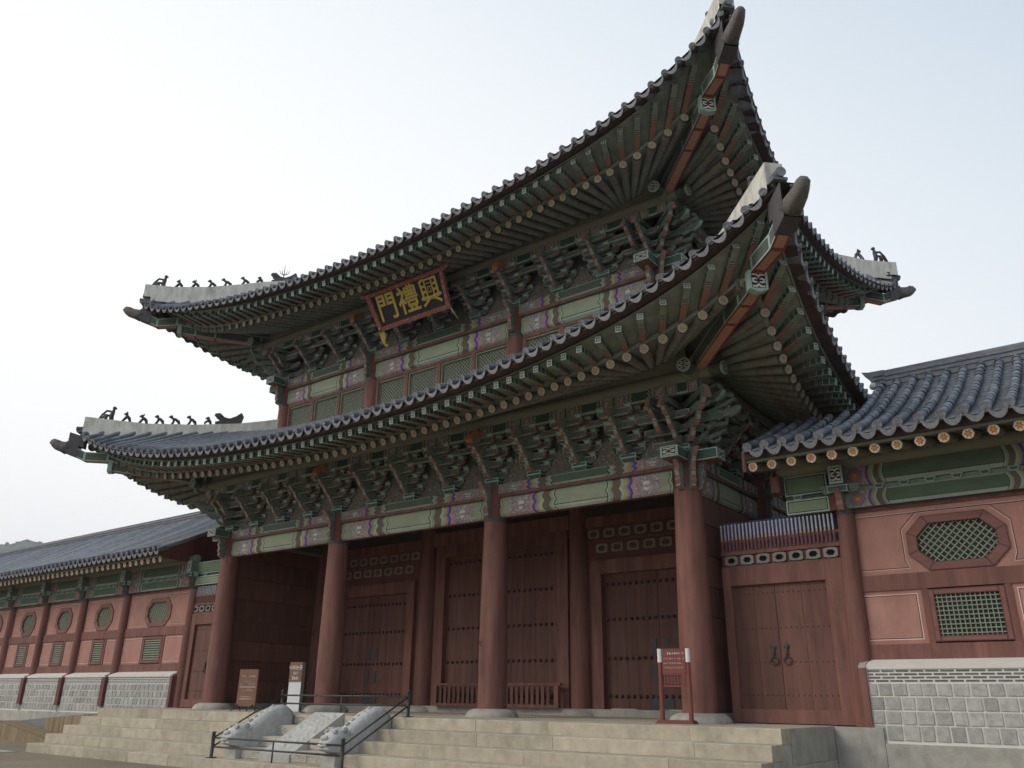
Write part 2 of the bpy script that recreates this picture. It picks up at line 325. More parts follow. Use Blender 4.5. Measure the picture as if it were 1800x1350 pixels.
# ------------------------------------------------------------------ mesh builder
class MB:
    def __init__(s): s.v = []; s.f = []; s.mi = []; s.uvs = []; s.sz = []; s.sm = []; s.mats = []; s.T = Matrix.Identity(4)
    def vi(s, p): s.v.append(tuple(s.T @ Vector(p))); return len(s.v) - 1
    def mid(s, m):
        if m not in s.mats: s.mats.append(m)
        return s.mats.index(m)
    def face(s, idx, m, uv=None, size=(1, 1), smooth=False):
        s.f.append(tuple(idx)); s.mi.append(s.mid(m)); s.sm.append(smooth)
        s.uvs += uv if uv else [(0.5, 0.5)] * len(idx); s.sz += [size] * len(idx)
    def quad(s, a, b, c, d, m, smooth=False, uv=None):
        i = [s.vi(p) for p in (a, b, c, d)]
        sz = ((Vector(b) - Vector(a)).length, (Vector(d) - Vector(a)).length)
        s.face(i, m, uv or [(0, 0), (1, 0), (1, 1), (0, 1)], sz, smooth)
    def box(s, c, d, m, **k):
        x0, y0, z0 = [c[i] - d[i] / 2 for i in range(3)]; x1, y1, z1 = [c[i] + d[i] / 2 for i in range(3)]
        g = lambda n: k.get(n, m)
        s.quad((x0, y0, z0), (x1, y0, z0), (x1, y0, z1), (x0, y0, z1), g('yn'))
        s.quad((x1, y1, z0), (x0, y1, z0), (x0, y1, z1), (x1, y1, z1), g('yp'))
        s.quad((x1, y0, z0), (x1, y1, z0), (x1, y1, z1), (x1, y0, z1), g('xp'))
        s.quad((x0, y1, z0), (x0, y0, z0), (x0, y0, z1), (x0, y1, z1), g('xn'))
        s.quad((x0, y0, z1), (x1, y0, z1), (x1, y1, z1), (x0, y1, z1), g('zp'))
        s.quad((x0, y1, z0), (x1, y1, z0), (x1, y0, z0), (x0, y0, z0), g('zn'))
    def box2(s, p, q, m, **k):
        s.box([(p[i] + q[i]) / 2 for i in range(3)], [abs(q[i] - p[i]) for i in range(3)], m, **k)
    def lathe(s, prof, n, m, cap0=None, cap1=None, smooth=True, axis='z', mats=None, ph=0):
        """prof: list of (r, h) along the axis"""
        def P(r, h, a):
            c, q = r * math.cos(a), r * math.sin(a)
            return (c, q, h) if axis == 'z' else (h, c, q)
        rings = [[s.vi(P(r, h, ph + 2 * pi * i / n)) for i in range(n)] for r, h in prof]
        for j in range(len(prof) - 1):
            mm = mats[j] if mats else m
            for i in range(n):
                k = (i + 1) % n
                q = (rings[j][i], rings[j][k], rings[j + 1][k], rings[j + 1][i])
                s.face(q, mm, [(i / n, 0), ((i + 1) / n, 0), ((i + 1) / n, 1), (i / n, 1)], (1, 1), smooth)
        for ring, mm, (r, h), rev in ((rings[0], cap0, prof[0], True), (rings[-1], cap1, prof[-1], False)):
            if mm:
                ids = [s.vi(P(r, h, ph + 2 * pi * i / n)) for i in range(n)]; uv = [(0.5 + 0.5 * math.cos(ph + 2 * pi * i / n), 0.5 + 0.5 * math.sin(ph + 2 * pi * i / n)) for i in range(n)]
                if rev: ids = ids[::-1]; uv = uv[::-1]
                s.face(ids, mm, uv, (2 * r, 2 * r))
    def prism(s, pts, plane, t0, t1, m, rim, rims=None):
        """extrude polygon pts; plane 'xz' along y, 'yz' along x, 'xy' along z"""
        def P(p, t):
            return {'xz': (p[0], t, p[1]), 'yz': (t, p[0], p[1]), 'xy': (p[0], p[1], t)}[plane]
        us = [p[0] for p in pts]; vs = [p[1] for p in pts]; u0, v0 = min(us), min(vs); w = max(us) - u0 or 1; h = max(vs) - v0 or 1
        uv = [((p[0] - u0) / w, (p[1] - v0) / h) for p in pts]
        s.face([s.vi(P(p, t0)) for p in pts], m, uv, (w, h)); s.face([s.vi(P(p, t1)) for p in pts][::-1], m, uv[::-1], (w, h))
        n = len(pts)
        for i in range(n):
            a, b = pts[i], pts[(i + 1) % n]
            s.quad(P(a, t0), P(b, t0), P(b, t1), P(a, t1), rims[i] if rims else rim)
    def tube(s, pts, r, n, m, cap=True, smooth=True, sx=1.0):
        rs = r if isinstance(r, (list, tuple)) else [r] * len(pts)
        pts = [Vector(p) for p in pts]; rings = []
        for i, p in enumerate(pts):
            d = (pts[min(i + 1, len(pts) - 1)] - pts[max(i - 1, 0)]).normalized()
            up = Vector((0, 0, 1)) if abs(d.z) < 0.95 else Vector((0, 1, 0))
            a = d.cross(up).normalized(); b = a.cross(d)
            rings.append([s.vi(p + rs[i] * (sx * math.cos(2 * pi * k / n) * a + math.sin(2 * pi * k / n) * b)) for k in range(n)])
        for j in range(len(pts) - 1):
            for k in range(n):
                q = (k + 1) % n
                s.face((rings[j][k], rings[j][q], rings[j + 1][q], rings[j + 1][k]), m, None, (1, 1), smooth)
        if cap:
            s.face(rings[0][::-1], m); s.face(rings[-1], m)
    def ball(s, c, r, m, n=8, k=5, sc=(1, 1, 1)):
        T0 = s.T; s.T = T0 @ Matrix.Translation(c) @ Matrix.Diagonal((*sc, 1))
        s.lathe([(max(1e-4, r * math.sin(pi * j / k)), -r * math.cos(pi * j / k)) for j in range(k + 1)], n, m); s.T = T0
    def rect_sweep(s, path, w, z0, z1, m, outs, faces='fbtu'):
        """ribbon with a rectangular section: path points p, outward unit vectors outs, thickness w inward, from z0 to z1 above p"""
        A = []
        for p, o in zip(path, outs):
            p = Vector(p); o = Vector(o); i = p - o * w
            A.append((p + Vector((0, 0, z0)), p + Vector((0, 0, z1)), i + Vector((0, 0, z1)), i + Vector((0, 0, z0))))
        for a, b in zip(A[:-1], A[1:]):
            s.quad(a[0], b[0], b[1], a[1], m); s.quad(a[3], a[2], b[2], b[3], m); s.quad(a[1], b[1], b[2], a[2], m); s.quad(a[3], b[3], b[0], a[0], m)
    def mesh(s, name):
        me = bpy.data.meshes.new(name); me.from_pydata(s.v, [], s.f)
        for m in s.mats: me.materials.append(M[m])
        me.polygons.foreach_set('material_index', s.mi); me.polygons.foreach_set('use_smooth', s.sm)
        u = me.uv_layers.new(name='UVMap'); u.data.foreach_set('uv', [q for p in s.uvs for q in p])
        u2 = me.uv_layers.new(name='Size'); u2.data.foreach_set('uv', [q for p in s.sz for q in p])
        me.update(); return me

WM = {}
I4 = Matrix.Identity(4)
def TR(x, y, z): return Matrix.Translation((x, y, z))
def RZ(a): return Matrix.Rotation(a, 4, 'Z')
def link(name, data, parent=None, mat=None, **props):
    o = bpy.data.objects.new(name, data); COL.objects.link(o)
    mat = mat if mat is not None else I4
    if parent is not None:
        o.parent = parent; o.matrix_basis = WM[parent.name].inverted() @ mat
    else: o.matrix_basis = mat
    WM[o.name] = mat.copy()
    for k, v in props.items(): o[k] = v
    return o
def thing(name, label, cat, loc, group=None):
    o = link(name, None, None, TR(*loc)); o['label'] = label; o['category'] = cat
    if group: o['group'] = group
    o.empty_display_size = 0.3
    return o
def part(name, mb, parent, mat=None, **p): return link(name, mb.mesh(name) if isinstance(mb, MB) else mb, parent, mat, **p)
def frame(origin, xdir, up=(0, 0, 1)):
    x = Vector(xdir).normalized(); y = Vector(up).cross(x).normalized(); z = x.cross(y)
    m = Matrix((x, y, z)).transposed().to_4x4(); m.translation = Vector(origin); return m
CACHE = {}
def cached(key, fn, *a):
    k = (key, fn.__name__, a)
    if k not in CACHE:
        mb = MB(); fn(mb, *a); CACHE[k] = mb.mesh(key)
    return CACHE[k]

# ================================================================== SETTING: ground, platform, steps
HAZE = 0.00022
GZ = -1.295                               # plaza level
PX0, PX1, PY = -2.651, 21.05, -2.557      # platform ends and front edge
ST, SH = 0.53, 0.259                      # step tread and rise
def grid_ground():
    mb = MB(); R = 3300
    mb.quad((-R, -R + 500, GZ), (R, -R + 500, GZ), (R, R, GZ), (-R, R, GZ), 'ground'); return mb
part('ground', grid_ground(), None, kind='structure')
pav = link('pavement', None, None, TR(-4, -6, GZ), kind='structure')
for i, (x, y, w, d) in enumerate([(-5.2, -5.2, 1.5, 0.8), (-3.5, -5.3, 1.7, 0.8), (-6.8, -5.1, 1.5, 0.8), (-4.4, -6.1, 1.6, 0.8), (-6.1, -6.0, 1.6, 0.8), (-7.8, -5.9, 1.5, 0.8)]):
    mb = MB(); mb.box((0, 0, 0.006), (w, d, 0.02), 'stoneg'); part('paving_slab', mb, pav, TR(x, y, GZ))
plat = link('platform', None, None, TR(L / 2, D / 2, GZ), kind='structure')
mb = MB(); mb.box2((PX0 + 0.02, PY + 0.02, GZ), (PX1 - 0.02, D + 2.4, -0.02), 'stoneg'); mb.box2((PX0 + 0.02, PY + 0.30, -0.02), (PX1 - 0.02, D + 2.4, -0.006), 'stoneg')
part('platform_core', mb, plat)
# paving of the platform top
y = PY + 0.47
while y < 4.0:
    x = PX0 + 0.02; 
    while x < PX1 - 0.2:
        w = min(random.uniform(1.1, 1.8), PX1 - 0.02 - x)
        mb = MB(); mb.box((w / 2, 0.36, -0.03), (w - 0.012, 0.71, 0.06), 'stone'); part('paving_slab', mb, plat, TR(x, y, random.uniform(-0.003, 0.0)))
        x += w
    y += 0.72
# side courses (right end and left end)
for sx, xf in ((1, PX1), (-1, PX0)):
    for r_, (z0, z1) in enumerate([(-0.62, -0.008), (GZ, -0.62)]):
        yy = PY + 0.47
        while yy < 0.5:
            w = min(random.uniform(1.3, 2.0), 0.52 - yy) if yy > -0.8 else random.uniform(1.2, 1.6)
            mb = MB(); mb.box2((-0.08, 0.004, 0.004), (0.02, w - 0.004, z1 - z0 - 0.004), 'stoneg'); part('side_stone', mb, plat, TR(xf - (0.02 if sx > 0 else -0.08), yy, z0)); yy += w
def relief_panel(mb, w, seed):
    rnd = random.Random(seed); nx, nz = 36, 12; x0, x1, z0, z1 = 0.03, w - 0.03, 0.03, SH - 0.07
    cs = [(rnd.uniform(0.05, 0.95), rnd.uniform(0.2, 0.8), rnd.uniform(0.28, 0.45), rnd.uniform(0, 6)) for _ in range(7)]
    def h(u, v):
        e = min(u * (w - .06) / .15, (1 - u) * (w - .06) / .15, v, 1 - v)
        if e < 0.1: return 0.018
        q = 0.002
        for cx, cy, r, p in cs:
            d = math.hypot((u - cx) * (w / .16), v - cy)
            if d < r * 2: q = max(q, 0.022 * (0.5 + 0.5 * math.cos(d * 9 + 2 * math.atan2(v - cy, (u - cx) * 3) + p)))
        return q
    ids = [[mb.vi((x0 + (x1 - x0) * i / nx, -h(i / nx, j / nz), z0 + (z1 - z0) * j / nz)) for i in range(nx + 1)] for j in range(nz + 1)]
    for j in range(nz):
        for i in range(nx): mb.face((ids[j][i], ids[j][i + 1], ids[j + 1][i + 1], ids[j + 1][i]), 'carvst')
    for a, b in (((x0, z0), (x1, z0)), ((x1, z0), (x1, z1)), ((x1, z1), (x0, z1)), ((x0, z1), (x0, z0))): mb.quad((a[0], 0.002, a[1]), (b[0], 0.002, b[1]), (b[0], -0.018, b[1]), (a[0], -0.018, a[1]), 'carvst')
steps = link('stone_steps', None, None, TR(L / 2, PY - 1, GZ), kind='structure')
BX0, BX1 = 7.2, 11.4
def slab(mb, w, d, h, m='stone'):
    b = 0.012
    mb.prism([(0, 0), (0, h - b), (b, h), (d, h), (d, 0)], 'yz', 0.004, w - 0.004, m, m)
for i in range(5):
    y0 = PY - i * ST; zt = -i * SH; x = PX0; d = ST + 0.03 if i else 0.47
    segs = []
    x = PX0 + 0.0
    first = True
    while x < PX1 - 0.01:
        w = random.uniform(1.9, 3.3)
        if first: w = random.uniform(1.2, 2.6); first = False
        if i < 4:
            if x < BX0 - 0.01 and x + w > BX0 - 0.8: w = BX0 - x
            if abs(x - BX0) < 0.02: x = BX1; continue
        if x + w > PX1 - 0.9: w = PX1 - x
        segs.append((x, w)); x += w
    for x, w in segs:
        mb = MB(); slab(mb, w, d, SH - 0.003 if i < 4 else zt - GZ)
        part('step_slab', mb, steps, TR(x, y0 + random.uniform(-0.006, 0.006), zt - (SH - 0.003 if i < 4 else zt - GZ) + random.uniform(-0.003, 0)))
    # stone under each step at both ends (seen from the side)
    if i:
        for xe in (PX0 + 0.1, PX1 - 0.1):
            mb = MB(); mb.box2((-0.095, 0.03, 0), (0.095, ST * 1.0, zt - SH - GZ - 0.004) if i < 4 else (0.09, ST, 0.01), 'stoneg')
            if i < 4: part('side_stone', mb, steps, TR(xe, y0, GZ))
    # carved middle rows
    if i < 4:
        for xa, xb in ((7.72, 8.5), (9.65, 10.88)):
            mb = MB(); mb.box2((0, 0, 0), (xb - xa, d, SH - 0.003), 'carvst'); o = part('carved_step', mb, steps, TR(xa, y0, zt - SH))
            n = max(1, round((xb - xa) / 0.65)); q = (xb - xa) / n
            for k in range(n):
                mb = MB(); relief_panel(mb, q, i * 7 + k + int(xa * 3)); part('carved_panel', mb, o, TR(xa + k * q, y0, zt - SH))
mb = MB(); mb.box2((BX0, PY - 2 * ST, GZ), (BX1, PY + 0.4, -0.79), 'stoneg'); mb.box2((BX0, PY - 3 * ST + .02, GZ), (BX1, PY, -SH * 3.0 - .28), 'stoneg'); part('step_core', mb, steps)
# carved sloping slab in the middle
def carved_slope(mb):
    nx, ny = 26, 56; x0, x1 = 8.5, 9.65; ya, yb = PY + 0.02, PY - 3 * ST - 0.05; za, zb = 0.03, -3 * SH - 0.12
    rnd = random.Random(5); cs = [(rnd.uniform(.15, .85), rnd.uniform(.05, .95), rnd.uniform(.1, .25), rnd.uniform(0, 6)) for _ in range(14)]
    def h(u, v):
        e = min(u, 1 - u, v * 1.4, (1 - v) * 1.4)
        if e < 0.06: return 0.03
        q = 0
        for cx, cy, r, p in cs:
            d = math.hypot((u - cx) * 0.8, (v - cy) * 1.5)
            if d < r: q = max(q, 0.045 * (0.5 + 0.5 * math.cos(d / r * 9 + 2 * math.atan2(v - cy, u - cx) + p)))
        return q
    ids = [[mb.vi((x0 + (x1 - x0) * i / nx, ya + (yb - ya) * j / ny, za + (zb - za) * j / ny + h(i / nx, j / ny))) for i in range(nx + 1)] for j in range(ny + 1)]
    for j in range(ny):
        for i in range(nx): mb.face((ids[j][i], ids[j + 1][i], ids[j + 1][i + 1], ids[j][i + 1]), 'granite', None, (1, 1), True)
    for xx in (x0, x1): mb.quad((xx, ya, za + .03), (xx, yb, zb + .03), (xx, yb, zb - 0.2), (xx, ya, za - 0.3), 'granite')
    mb.quad((x0, yb, zb + .03), (x1, yb, zb + .03), (x1, yb, zb - .2), (x0, yb, zb - .2), 'granite')
mb = MB(); carved_slope(mb); part('carved_ramp', mb, steps)

# hills far to the left
def hill():
    mb = MB(); rnd = random.Random(3); n = 150
    pts = []
    for i in range(n + 1):
        az = math.radians(178 - i * 0.78)                      # from +x, counter-clockwise
        R = 2300
        d_ = math.degrees(az) - 154.5; e = 0.08 + 0.074 * math.exp(-(d_ / 12.0) ** 2) + 0.006 * math.sin(i * 0.37) + 0.003 * math.sin(i * 1.7 + 1) + rnd.uniform(-0.0012, 0.0012)
        pts.append((26 + R * math.cos(az), -18 + R * math.sin(az), R * e, az))
    layers = []
    for fr, q in ((0.55, 0.0), (0.75, 0.45), (0.9, 0.8), (1.0, 1.0), (1.35, 0.3)):
        layers.append([mb.vi((26 + 2300 * fr * math.cos(a), -18 + 2300 * fr * math.sin(a), GZ + (z - GZ) * q)) for x, y, z, a in pts])
    for A, B in zip(layers[:-1], layers[1:]):
        for i in range(n): mb.face((A[i], A[i + 1], B[i + 1], B[i]), 'hill', None, (1, 1), True)
    for i in range(0, 900):                                    # trees on the crest
        k = rnd.uniform(0, n); i0 = int(min(k, n - 1)); t = k - i0; a = pts[i0]; b = pts[i0 + 1]
        x, y, z = [a[j] * (1 - t) + b[j] * t for j in range(3)]; f = rnd.uniform(0.97, 1.0)
        x, y, z = 26 + (x - 26) * f, -18 + (y + 18) * f, z - (1 - f) * 700
        mb.ball((x, y, z + 2), rnd.uniform(2, 4.5), 'hill', 6, 4, (1.2, 1.2, rnd.uniform(.6, 1.1)))
    return mb
part('hill', hill(), None, kind='structure')

# ================================================================== GATE
gate = thing('palace_gate', 'two storey palace gate with grey tiled upturned roofs, green painted brackets and red columns', 'gate', (L / 2, D / 2, 0))
n_in = 0.969
A_, B_ = 5.923, 6.548
XS = [0, A_, A_ + B_, L]
COLB = [0.2, A_ + 0.08, A_ + B_, L - 0.06]; COLT = [0.0, A_, A_ + B_, L]; COLH = [5.27, 5.14, 5.12, 5.31]
def base_stone(mb):
    mb.lathe([(0.69, 0), (0.685, 0.06), (0.63, 0.13), (0.55, 0.18), (0.45, 0.203)], 28, 'stoneg', None, 'stoneg')
def column(mb, dx, h0, h1, r0, r1):
    pr = [(r0, h0), (r0 * 1.0, h0 + 0.3 * (h1 - h0)), (0.5 * (r0 + r1), h0 + 0.7 * (h1 - h0)), (r1, h1)]
    n = 24
    T0 = mb.T; mb.T = T0 @ Matrix(((1, 0, dx / (h1 - h0), -dx * h0 / (h1 - h0)), (0, 1, 0, 0), (0, 0, 1, 0), (0, 0, 0, 1)))
    mb.lathe(pr, n, 'red'); mb.lathe([(r1 + 0.015, h1 - 0.05), (r1 + 0.018, h1 + 0.06)], n, 'iron'); mb.T = T0
def col_top(mb, h0, h1, r):
    mb.lathe([(r, h0), (r * 0.97, h1)], 20, 'dkred')
for i, x in enumerate(XS):
    mb = MB(); base_stone(mb); part('base_stone', mb, gate, TR(COLB[i], 0, 0))
    mb = MB(); column(mb, COLT[i] - COLB[i], 0.2, COLH[i], 0.385, 0.325); col_top(mb, 0, 0, .1) if 0 else None
    o = part('column', mb, gate, TR(COLB[i], 0, 0))
    mb = MB(); col_top(mb, COLH[i], 6.12, 0.33); part('column_neck', mb, o, TR(COLT[i], 0, 0))
for x in XS:
    for yy in (D / 2, D):
        mb = MB(); base_stone(mb); part('base_stone', mb, gate, TR(x, yy, 0))
        mb = MB(); column(mb, 0, 0.2, 6.4, 0.36, 0.33); part('column', mb, gate, TR(x, yy, 0))
# a knot and an old nail-hole ring on two front columns
for x, y, z in ((A_ + B_ - 0.2, -0.37, 1.83), (A_ - 0.15, -0.36, 1.6)):
    mb = MB(); mb.tube([(0.055 * math.cos(a), -0.0 + 0.01 * math.cos(2 * a), 0.055 * math.sin(a)) for a in [i * pi / 6 for i in range(13)]], 0.012, 5, 'red'); part('ring', mb, gate, TR(x + 0.06, y + 0.0, z))

# ---------------- painted beams
def beam_geo(mb, ln, h, th, m, under='dkred'):
    hf = ln / 2; p = []
    b = h * 0.2
    prof = [(-th / 2 + b * 0.7, 0), (-th / 2 + 0.02, b * 0.5), (-th / 2, b * 1.3), (-th / 2, h - b * 1.3), (-th / 2 + 0.02, h - b * 0.5), (-th / 2 + b * 0.7, h)]
    for sgn in (-1, 1):
        xs = [0, hf]
        for j in range(len(prof) - 1):
            (ya, za), (yb, zb) = prof[j], prof[j + 1]
            if sgn < 0: mb.quad((-hf, ya, za), (0, ya, za), (0, yb, zb), (-hf, yb, zb), m, True, [(0, za / h), (1, za / h), (1, zb / h), (0, zb / h)])
            else: mb.quad((0, ya, za), (hf, ya, za), (hf, yb, zb), (0, yb, zb), m, True, [(1, za / h), (0, za / h), (0, zb / h), (1, zb / h)])
    y0 = prof[0][0]
    mb.quad((-hf, -y0, 0), (hf, -y0, 0), (hf, y0, 0), (-hf, y0, 0), under); mb.quad((-hf, y0, h), (hf, y0, h), (hf, -y0, h), (-hf, -y0, h), under)
    mb.quad((hf, -y0, 0), (-hf, -y0, 0), (-hf, -y0, h), (hf, -y0, h), under)
    for sx in (-hf, hf): mb.quad((sx, y0, 0), (sx, -y0, 0), (sx, -y0, h), (sx, y0, h), under)
def flatbeam(mb, ln, h, th, m, under='grnd'):
    hf = ln / 2; y = -th / 2
    mb.quad((-hf, y, 0), (0, y, 0), (0, y, h), (-hf, y, h), m, False, [(0, 0), (1, 0), (1, 1), (0, 1)])
    mb.quad((0, y, 0), (hf, y, 0), (hf, y, h), (0, y, h), m, False, [(1, 0), (0, 0), (0, 1), (1, 1)])
    mb.quad((-hf, -y, 0), (hf, -y, 0), (hf, y, 0), (-hf, y, 0), under); mb.quad((-hf, y, h), (hf, y, h), (hf, -y, h), (-hf, -y, h), under)
    mb.quad((hf, -y, 0), (-hf, -y, 0), (-hf, -y, h), (hf, -y, h), under)
    for sx in (-hf, hf): mb.quad((sx, y, 0), (sx, -y, 0), (sx, -y, h), (sx, y, h), under)
# storey: plan rectangle inset q, column top zc, beam (b0,b1), band (c0,c1)
ST_ = [dict(q=0.0, xs=XS, ys=[0, D / 2, D], b0=5.2, b1=5.77, c0=5.86, c1=6.13, r=0.33, zp=7.84, k=1.0, nb=(3, 3, 3), nbs=(2, 2)),
       dict(q=n_in, xs=[n_in, A_, A_ + B_, L - n_in], ys=[n_in, D / 2, D - n_in], b0=11.18, b1=11.82, c0=11.92, c1=12.24, r=0.29, zp=13.74, k=0.87, nb=(2, 3, 2), nbs=(1, 1))]
for sd in ST_:
    for kind, lst, ends in (('f', sd['xs'], None), ('r', sd['ys'], None), ('l', sd['ys'], None)):
        for a, b in zip(lst[:-1], lst[1:]):
            ln = b - a - 2 * sd['r'] + 0.06; mid = (a + b) / 2
            mt = {'f': TR(mid, sd['q'], 0), 'r': TR(L - sd['q'], mid, 0) @ RZ(pi / 2), 'l': TR(sd['q'], mid, 0) @ RZ(-pi / 2)}[kind]
            mb = MB(); beam_geo(mb, ln, sd['b1'] - sd['b0'], 0.36, 'beam'); part('painted_beam', mb, gate, mt @ TR(0, 0, sd['b0']))
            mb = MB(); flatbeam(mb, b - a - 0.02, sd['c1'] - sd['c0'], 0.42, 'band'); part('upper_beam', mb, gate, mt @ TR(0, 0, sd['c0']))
            mb = MB(); mb.box((0, -0.01, 0), (b - a - 0.02, 0.40, sd['c0'] - sd['b1'] - 0.006), 'olive', yn='red'); part('beam_fillet', mb, gate, mt @ TR(0, 0, (sd['b1'] + sd['c0']) / 2))
    # corner beam-ends with white scrolls
    for cx, sx in ((sd['q'], -1), (L - sd['q'], 1)):
        mb = MB(); mb.box((0, -0.62, 0), (0.46, 0.6, 0.27), 'gedge2', yn='embsq', zn='red'); part('beam_end', mb, gate, TR(cx, sd['q'], (sd['c0'] + sd['c1']) / 2 + 0.0))
        mb = MB(); mb.box((sx * 0.62, 0, 0), (0.6, 0.46, 0.268), 'gedge2', xp='embsq', xn='embsq', zn='red'); part('beam_end', mb, gate, TR(cx, sd['q'], (sd['c0'] + sd['c1']) / 2 + 0.0))

# ---------------- bracket clusters
def g_judu(mb, w=0.46, h=0.22):
    a = w / 2; b = a * 0.72; z1 = h * 0.5
    for (s0, s1, za, zb) in ((b, a, 0, z1), (a, a, z1, h)):
        for k in range(4):
            c, s_ = math.cos(k * pi / 2), math.sin(k * pi / 2); R = lambda x, y, z: (x * c - y * s_, x * s_ + y * c, z)
            mb.quad(R(-s0, -s0, za), R(s0, -s0, za), R(s1, -s1, zb), R(-s1, -s1, zb), 'gedge2' if za else 'gedge')
    mb.quad((-a, -a, h), (a, -a, h), (a, a, h), (-a, a, h), 'grnd'); mb.quad((-b, b, 0), (b, b, 0), (b, -b, 0), (-b, -b, 0), 'grnd')
def g_soro(mb):
    a, b, h = 0.1, 0.062, 0.105
    for k in range(4):
        c, s_ = math.cos(k * pi / 2), math.sin(k * pi / 2); R = lambda x, y, z: (x * c - y * s_, x * s_ + y * c, z)
        mb.quad(R(-b, -b, 0), R(b, -b, 0), R(a, -a, h * 0.55), R(-a, -a, h * 0.55), 'mint'); mb.quad(R(-a, -a, h * 0.55), R(a, -a, h * 0.55), R(a, -a, h), R(-a, -a, h), 'gedge')
    mb.quad((-a, -a, h), (a, -a, h), (a, a, h), (-a, a, h), 'grnd'); mb.quad((-b, b, 0), (b, b, 0), (b, -b, 0), (-b, -b, 0), 'mint')
def g_arm(mb, ln):
    l = ln / 2; h = 0.18
    pts = [(-l + 0.13, 0), (l - 0.13, 0), (l - 0.04, 0.03), (l, 0.09), (l, h), (-l, h), (-l, 0.09), (-l + 0.04, 0.03)]
    mb.prism(pts, 'xz', -0.055, 0.055, 'armf', 'armf', ['strip', 'pinkl', 'pinkl', 'pinkl', 'grnd', 'pinkl', 'pinkl', 'pinkl'])
BEAK = [(0.0, 0), (0.10, -0.04), (0.22, -0.03), (0.33, 0.06), (0.41, 0.19), (0.44, 0.33), (0.38, 0.31), (0.29, 0.17), (0.20, 0.12), (0.13, 0.19), (0.0, 0.2)]
HORN = [(0.0, 0.02), (0.10, -0.03), (0.20, -0.13), (0.30, -0.20), (0.335, -0.15), (0.26, -0.04), (0.23, 0.10), (0.12, 0.19), (0.0, 0.2)]
def g_beak(mb, s0, kind=0, f=1.0):
    pts = [(-0.15, 0)] + [(-(-0.0)) and (0, 0)][:0]
    shape = BEAK if kind == 0 else HORN
    P = [(0.2, 0.2), (0.2, 0.0)] + [(-(s0 + p[0] * f), p[1]) for p in shape]
    rims = ['grnd', 'grnd', 'armf'] + (['pinkl', 'pinkl', 'rosette2', 'rosette2', 'rosette2', 'mint', 'pinkl', 'pinkl', 'scroll', 'grnd'] if kind == 0 else ['pinkl', 'pinkl', 'pinkl', 'pinkl', 'pinkl', 'mint', 'mint', 'grnd'])
    rims = rims[:len(P)]
    while len(rims) < len(P): rims.append('grnd')
    mb.prism(P, 'yz', -0.06, 0.06, 'scroll', 'pinkl', rims)
M['vine'] = simple('vine_paint', (0.2, 0.25, 0.2), 0.7, amt=0.35, sc=16)
M['rosette2'] = simple('beak_tip_paint', (0.3, 0.3, 0.25), 0.7, border=[(0.012, (0.16, 0.1, 0.08))], amt=0.2, sc=9)
def g_wing(mb, f=1.0):
    # bracket that hugs the column top, front edge scalloped and pink
    P = [(0, 0), (-0.36, 0.0), (-0.45, 0.05), (-0.43, 0.12), (-0.48, 0.2), (-0.45, 0.3), (-0.5, 0.42), (-0.47, 0.52), (-0.52, 0.64), (-0.6, 0.76), (-0.72, 0.86), (-0.8, 0.95), (0, 0.95)]
    P = [(y * f, z) for y, z in P]
    mb.prism(P, 'yz', -0.062, 0.062, 'scroll', 'pinkl', ['grnd'] + ['pinkl', 'rosette2', 'pinkl', 'pinkl', 'rosette2', 'pinkl', 'pinkl', 'rosette2', 'pinkl', 'pinkl'] + ['grnd', 'grnd'])
def g_cloud(mb):
    P = [(0.2, 0), (-0.5, -0.02), (-0.7, 0.04), (-0.86, 0.0), (-1.05, 0.09), (-1.12, 0.2), (-1.0, 0.22), (-0.94, 0.16), (-0.84, 0.2), (-0.7, 0.16), (-0.5, 0.2), (0.2, 0.2)]
    mb.prism(P, 'yz', -0.07, 0.07, 'scroll', 'mint', ['grnd'] + ['mint'] * 9 + ['grnd', 'grnd'])
def g_swirl(mb, f, flip):
    # carved vine: a rising spiral in the y-z plane
    pts = []
    for i in range(17):
        a = i / 16; r = 0.30 * (1 - 0.75 * a); th = flip * (a * 2.2 * pi) - 0.4
        pts.append((0, -f - r * math.cos(th), 0.1 + flip * r * math.sin(th)))
    mb.tube([(0, 0.1, -0.02), (0, -f * 0.6, -0.02)] + pts, [0.075, 0.075] + [0.07 - 0.035 * i / 16 for i in range(17)], 7, 'vine')
    mb.ball((0, -f - 0.02, 0.1), 0.06, 'pinkl', 7, 4)
def g_tongue(mb):
    P = [(0.1, 0.1), (-0.2, 0.06), (-0.33, -0.06), (-0.36, -0.22), (-0.3, -0.32), (-0.22, -0.14), (-0.1, -0.1), (0.1, -0.1)]
    mb.prism(P, 'yz', -0.1, 0.1, 'orange2', 'orange2')
M['orange2'] = simple('orange_beam_tip', (0.38, 0.16, 0.08), 0.65, amt=0.15, sc=7)
M['brwall'] = simple('bracket_wall_paint', (0.12, 0.13, 0.108), 0.8, amt=0.35, sc=6)
STEP = 0.267
